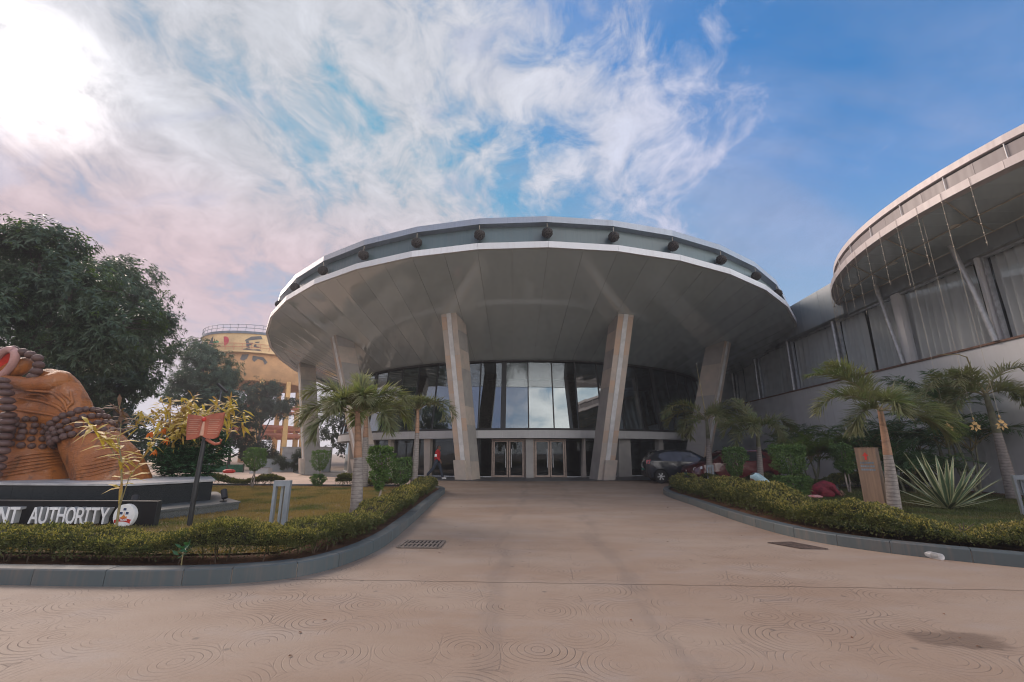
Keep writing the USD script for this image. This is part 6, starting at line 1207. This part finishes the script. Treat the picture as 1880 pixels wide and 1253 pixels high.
# ================================================================== far left yard and water tower
wl = thing('yard_wall', 'pale grey yard wall beside the outer left column', 'wall', (-18, 33.6, 0)); part(wl, 'upper_panel', box((-19.3, 33.6, 0.95), (-15.5, 33.8, 1.75)), 'farwall'); part(wl, 'lower_panel', box((-21.0, 33.55, 0), (-15.5, 33.8, 0.94)), 'wing_panel'); part(wl, 'coping', box((-19.4, 33.55, 1.75), (-15.5, 33.85, 1.82)), 'farwall')
tr2 = thing('planter_box', 'low white planter box on the far side of the plaza', 'planter', (-18.9, 30.6, 0)); part(tr2, 'box', MB().box((-19.6, 30.4, 0), (-18.3, 30.9, 0.36)).get(), 'farwall'); part(tr2, 'soil', box((-19.5, 30.5, 0.36), (-18.4, 30.8, 0.38)), 'soil')
nt = thing('net_fence', 'low green net fence along the far edge of the plaza', 'fence', (-24, 32, 0)); part(nt, 'net', box((-27.5, 32.2, 0.02), (-21.2, 32.23, 0.55)), 'net')
for k in range(6): part(nt, 'stake', box((-27.5 + k * 1.25, 32.14, 0), (-27.45 + k * 1.25, 32.19, 0.62)), 'bark')
m = trimesh.creation.icosphere(2, 1.0); v = np.array(m.vertices) * (0.45, 0.25, 0.16) + (-21.6, 31.2, 0.12); single('red_sack', (v, np.array(m.faces)), 'red', 'small bright red sack on the far plaza', 'sack', smooth=True)
lp = thing('street_lamp', 'dark tilted lamp head on a thin pole between the left trees', 'street lamp', (-18.2, 24.5, 0)); part(lp, 'pole', tube([(-18.2, 24.5, 0), (-18.2, 24.5, 2.5), (-18.15, 24.5, 5.0)], [0.06, 0.05, 0.04], 8), 'rail', True); part(lp, 'lamp_head', MB().hexa([(-18.45, 24.4, 5.20), (-17.85, 24.4, 4.72), (-17.85, 24.6, 4.72), (-18.45, 24.6, 5.20)], [(-18.40, 24.4, 5.30), (-17.80, 24.4, 4.82), (-17.80, 24.6, 4.82), (-18.40, 24.6, 5.30)]).get(), 'black_plastic')
TC, TR = np.array([-44.3, 68.0]), 8.4
tw = thing('water_tower', 'round ochre water tower on tied legs with painted figures', 'water tower', (*TC, 0))
L_ = lambda prof: MB().lathe(prof, (*TC, 0), 64).get()
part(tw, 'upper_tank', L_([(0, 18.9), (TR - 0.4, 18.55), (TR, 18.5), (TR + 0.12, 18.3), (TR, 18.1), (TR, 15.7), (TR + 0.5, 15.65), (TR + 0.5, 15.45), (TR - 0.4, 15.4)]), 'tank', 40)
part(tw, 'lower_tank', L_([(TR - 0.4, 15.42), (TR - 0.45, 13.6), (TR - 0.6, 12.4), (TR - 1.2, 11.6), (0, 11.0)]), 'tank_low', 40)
part(tw, 'rim_band', L_([(TR + 0.13, 18.25), (TR + 0.2, 18.25), (TR + 0.2, 18.6), (TR + 0.13, 18.6), (TR + 0.13, 18.25)]), 'rail')
def rail(z, R, n):
    m = MB(); a = np.linspace(0, 2 * PI, 73)
    for dz in (0.55, 1.05): m.tube(np.column_stack([TC[0] + R * np.cos(a), TC[1] + R * np.sin(a), np.full(73, z + dz)]), 0.035, 4, False)
    for k in range(n): t = 2 * PI * k / n; p = (TC[0] + R * math.cos(t), TC[1] + R * math.sin(t)); m.tube([(*p, z), (*p, z + 0.5), (*p, z + 1.08)], 0.035, 4)
    return m.get()
part(tw, 'top_rail', rail(18.55, TR + 0.1, 48), 'rail'); part(tw, 'balcony_rail', rail(15.65, TR + 0.42, 48), 'tank_tie')
part(tw, 'hatch', box((TC[0] - 1.5, TC[1] - 5, 18.7), (TC[0] + 1.8, TC[1] - 2, 19.25)), 'rail')
lr = lambda z: 7.2 + (11.6 - z) * 0.07
for k in range(12):
    t = 2 * PI * k / 12 + 0.1; P = lambda z, dr=0: np.array([TC[0] + (lr(z) + dr) * math.cos(t), TC[1] + (lr(z) + dr) * math.sin(t), z])
    part(tw, 'leg', MB().tube([P(-0.1), P(6), P(11.9)], [0.50, 0.46, 0.42], 4).get(), 'tank_leg')
    t2 = 2 * PI * (k + 1) / 12 + 0.1
    for z in (3.9, 5.0, 8.0): a = np.array([TC[0] + lr(z) * math.cos(t), TC[1] + lr(z) * math.sin(t), z]); b = np.array([TC[0] + lr(z) * math.cos(t2), TC[1] + lr(z) * math.sin(t2), z]); part(tw, 'tie_beam', MB().tube([a, (a + b) / 2, b], 0.33, 4).get(), 'tank_tie')
part(tw, 'stair_shaft', L_([(1.4, 0), (1.4, 11.2)]), 'tank_low')
th0 = math.atan2(-TC[1], -TC[0])
def decal(poly, m, R=TR + 0.03, name='mural'):
    """poly in metres: u to the right along the tank, z up; laid on the tank's curved skin."""
    pg = shapely.Polygon(poly); v, f = trimesh.creation.triangulate_polygon(pg, engine='earcut'); tmp = trimesh.Trimesh(np.column_stack([v, np.zeros(len(v))]), f, process=False).subdivide_to_size(0.5); v = np.array(tmp.vertices)
    a = th0 + v[:, 0] / R; part(tw, name, (np.column_stack([TC[0] + R * np.cos(a), TC[1] + R * np.sin(a), v[:, 1]]), np.array(tmp.faces)), m)
cx = -1.5
S_ = lambda pts, dx=0.0, dz=0.0, s=1.0: [(cx + dx + x * s, dz + z * s) for x, z in pts]
decal(S_([(-1.0, 17.35), (-0.3, 17.85), (0.9, 18.05), (1.15, 17.6), (0.6, 17.5), (-0.3, 17.3), (-1.1, 17.1)]), 'mural')
decal(S_([(-0.95, 17.1), (-0.6, 17.2), (-0.5, 16.9), (0.0, 16.95), (-0.1, 16.6), (-0.45, 16.5), (-0.3, 16.1), (-0.75, 16.2)]), 'mural'); decal(S_([(0.25, 17.1), (0.85, 17.2), (0.75, 17.0), (0.3, 16.95)]), 'mural'); decal(S_([(0.2, 16.7), (0.45, 16.75), (0.5, 16.45), (0.95, 16.4), (0.6, 16.2), (0.15, 16.35)]), 'mural')
decal(S_([(-1.3, 15.85), (-0.7, 16.1), (0.1, 15.95), (0.9, 16.05), (1.3, 15.8)]), 'mural'); lo_ = TR - 0.40
decal(S_([(-1.2, 15.2), (-0.3, 15.3), (-0.5, 14.6), (-0.9, 14.3), (-1.4, 14.5)]), 'mural', lo_ + 0.03); decal(S_([(0.2, 15.1), (1.6, 15.0), (2.2, 14.3), (1.9, 13.9), (1.6, 14.5), (0.9, 14.7), (0.5, 14.2), (0.2, 14.5)]), 'mural', lo_ + 0.03)
decal([(cx - 4.0 + 0.7 * math.cos(t), 17.1 + 0.7 * math.sin(t)) for t in np.linspace(-1.4, 1.9, 12)], 'mural_red'); decal([(cx - 6.0, 16.9), (cx - 4.9, 16.9), (cx - 4.95, 17.15), (cx - 5.95, 17.15)], 'mural_green'); decal([(cx - 8.3 + 0.25 * math.cos(t), 17.2 + 0.3 * math.sin(t)) for t in np.linspace(0, 6, 10)], 'mural')
decal([(cx - 6.9, 16.9), (cx - 6.5, 17.7), (cx - 6.2, 18.0), (cx - 6.1, 17.3), (cx - 5.8, 16.6), (cx - 6.6, 16.5)], 'mural')

# ================================================================== haze
gh = Graph(); hv = gh.n('principled_volume', color=(0.86, 0.86, 0.90), density=HAZE, anisotropy=0.15)
hz = gh.out('haze_air', volume=hv + '.volume')
if HAZE > 0: single('haze', box((-930, -930, -1.1), (930, 930, 24.0)), hz, 'thin pale haze in the air around the whole place', None, kind='stuff')
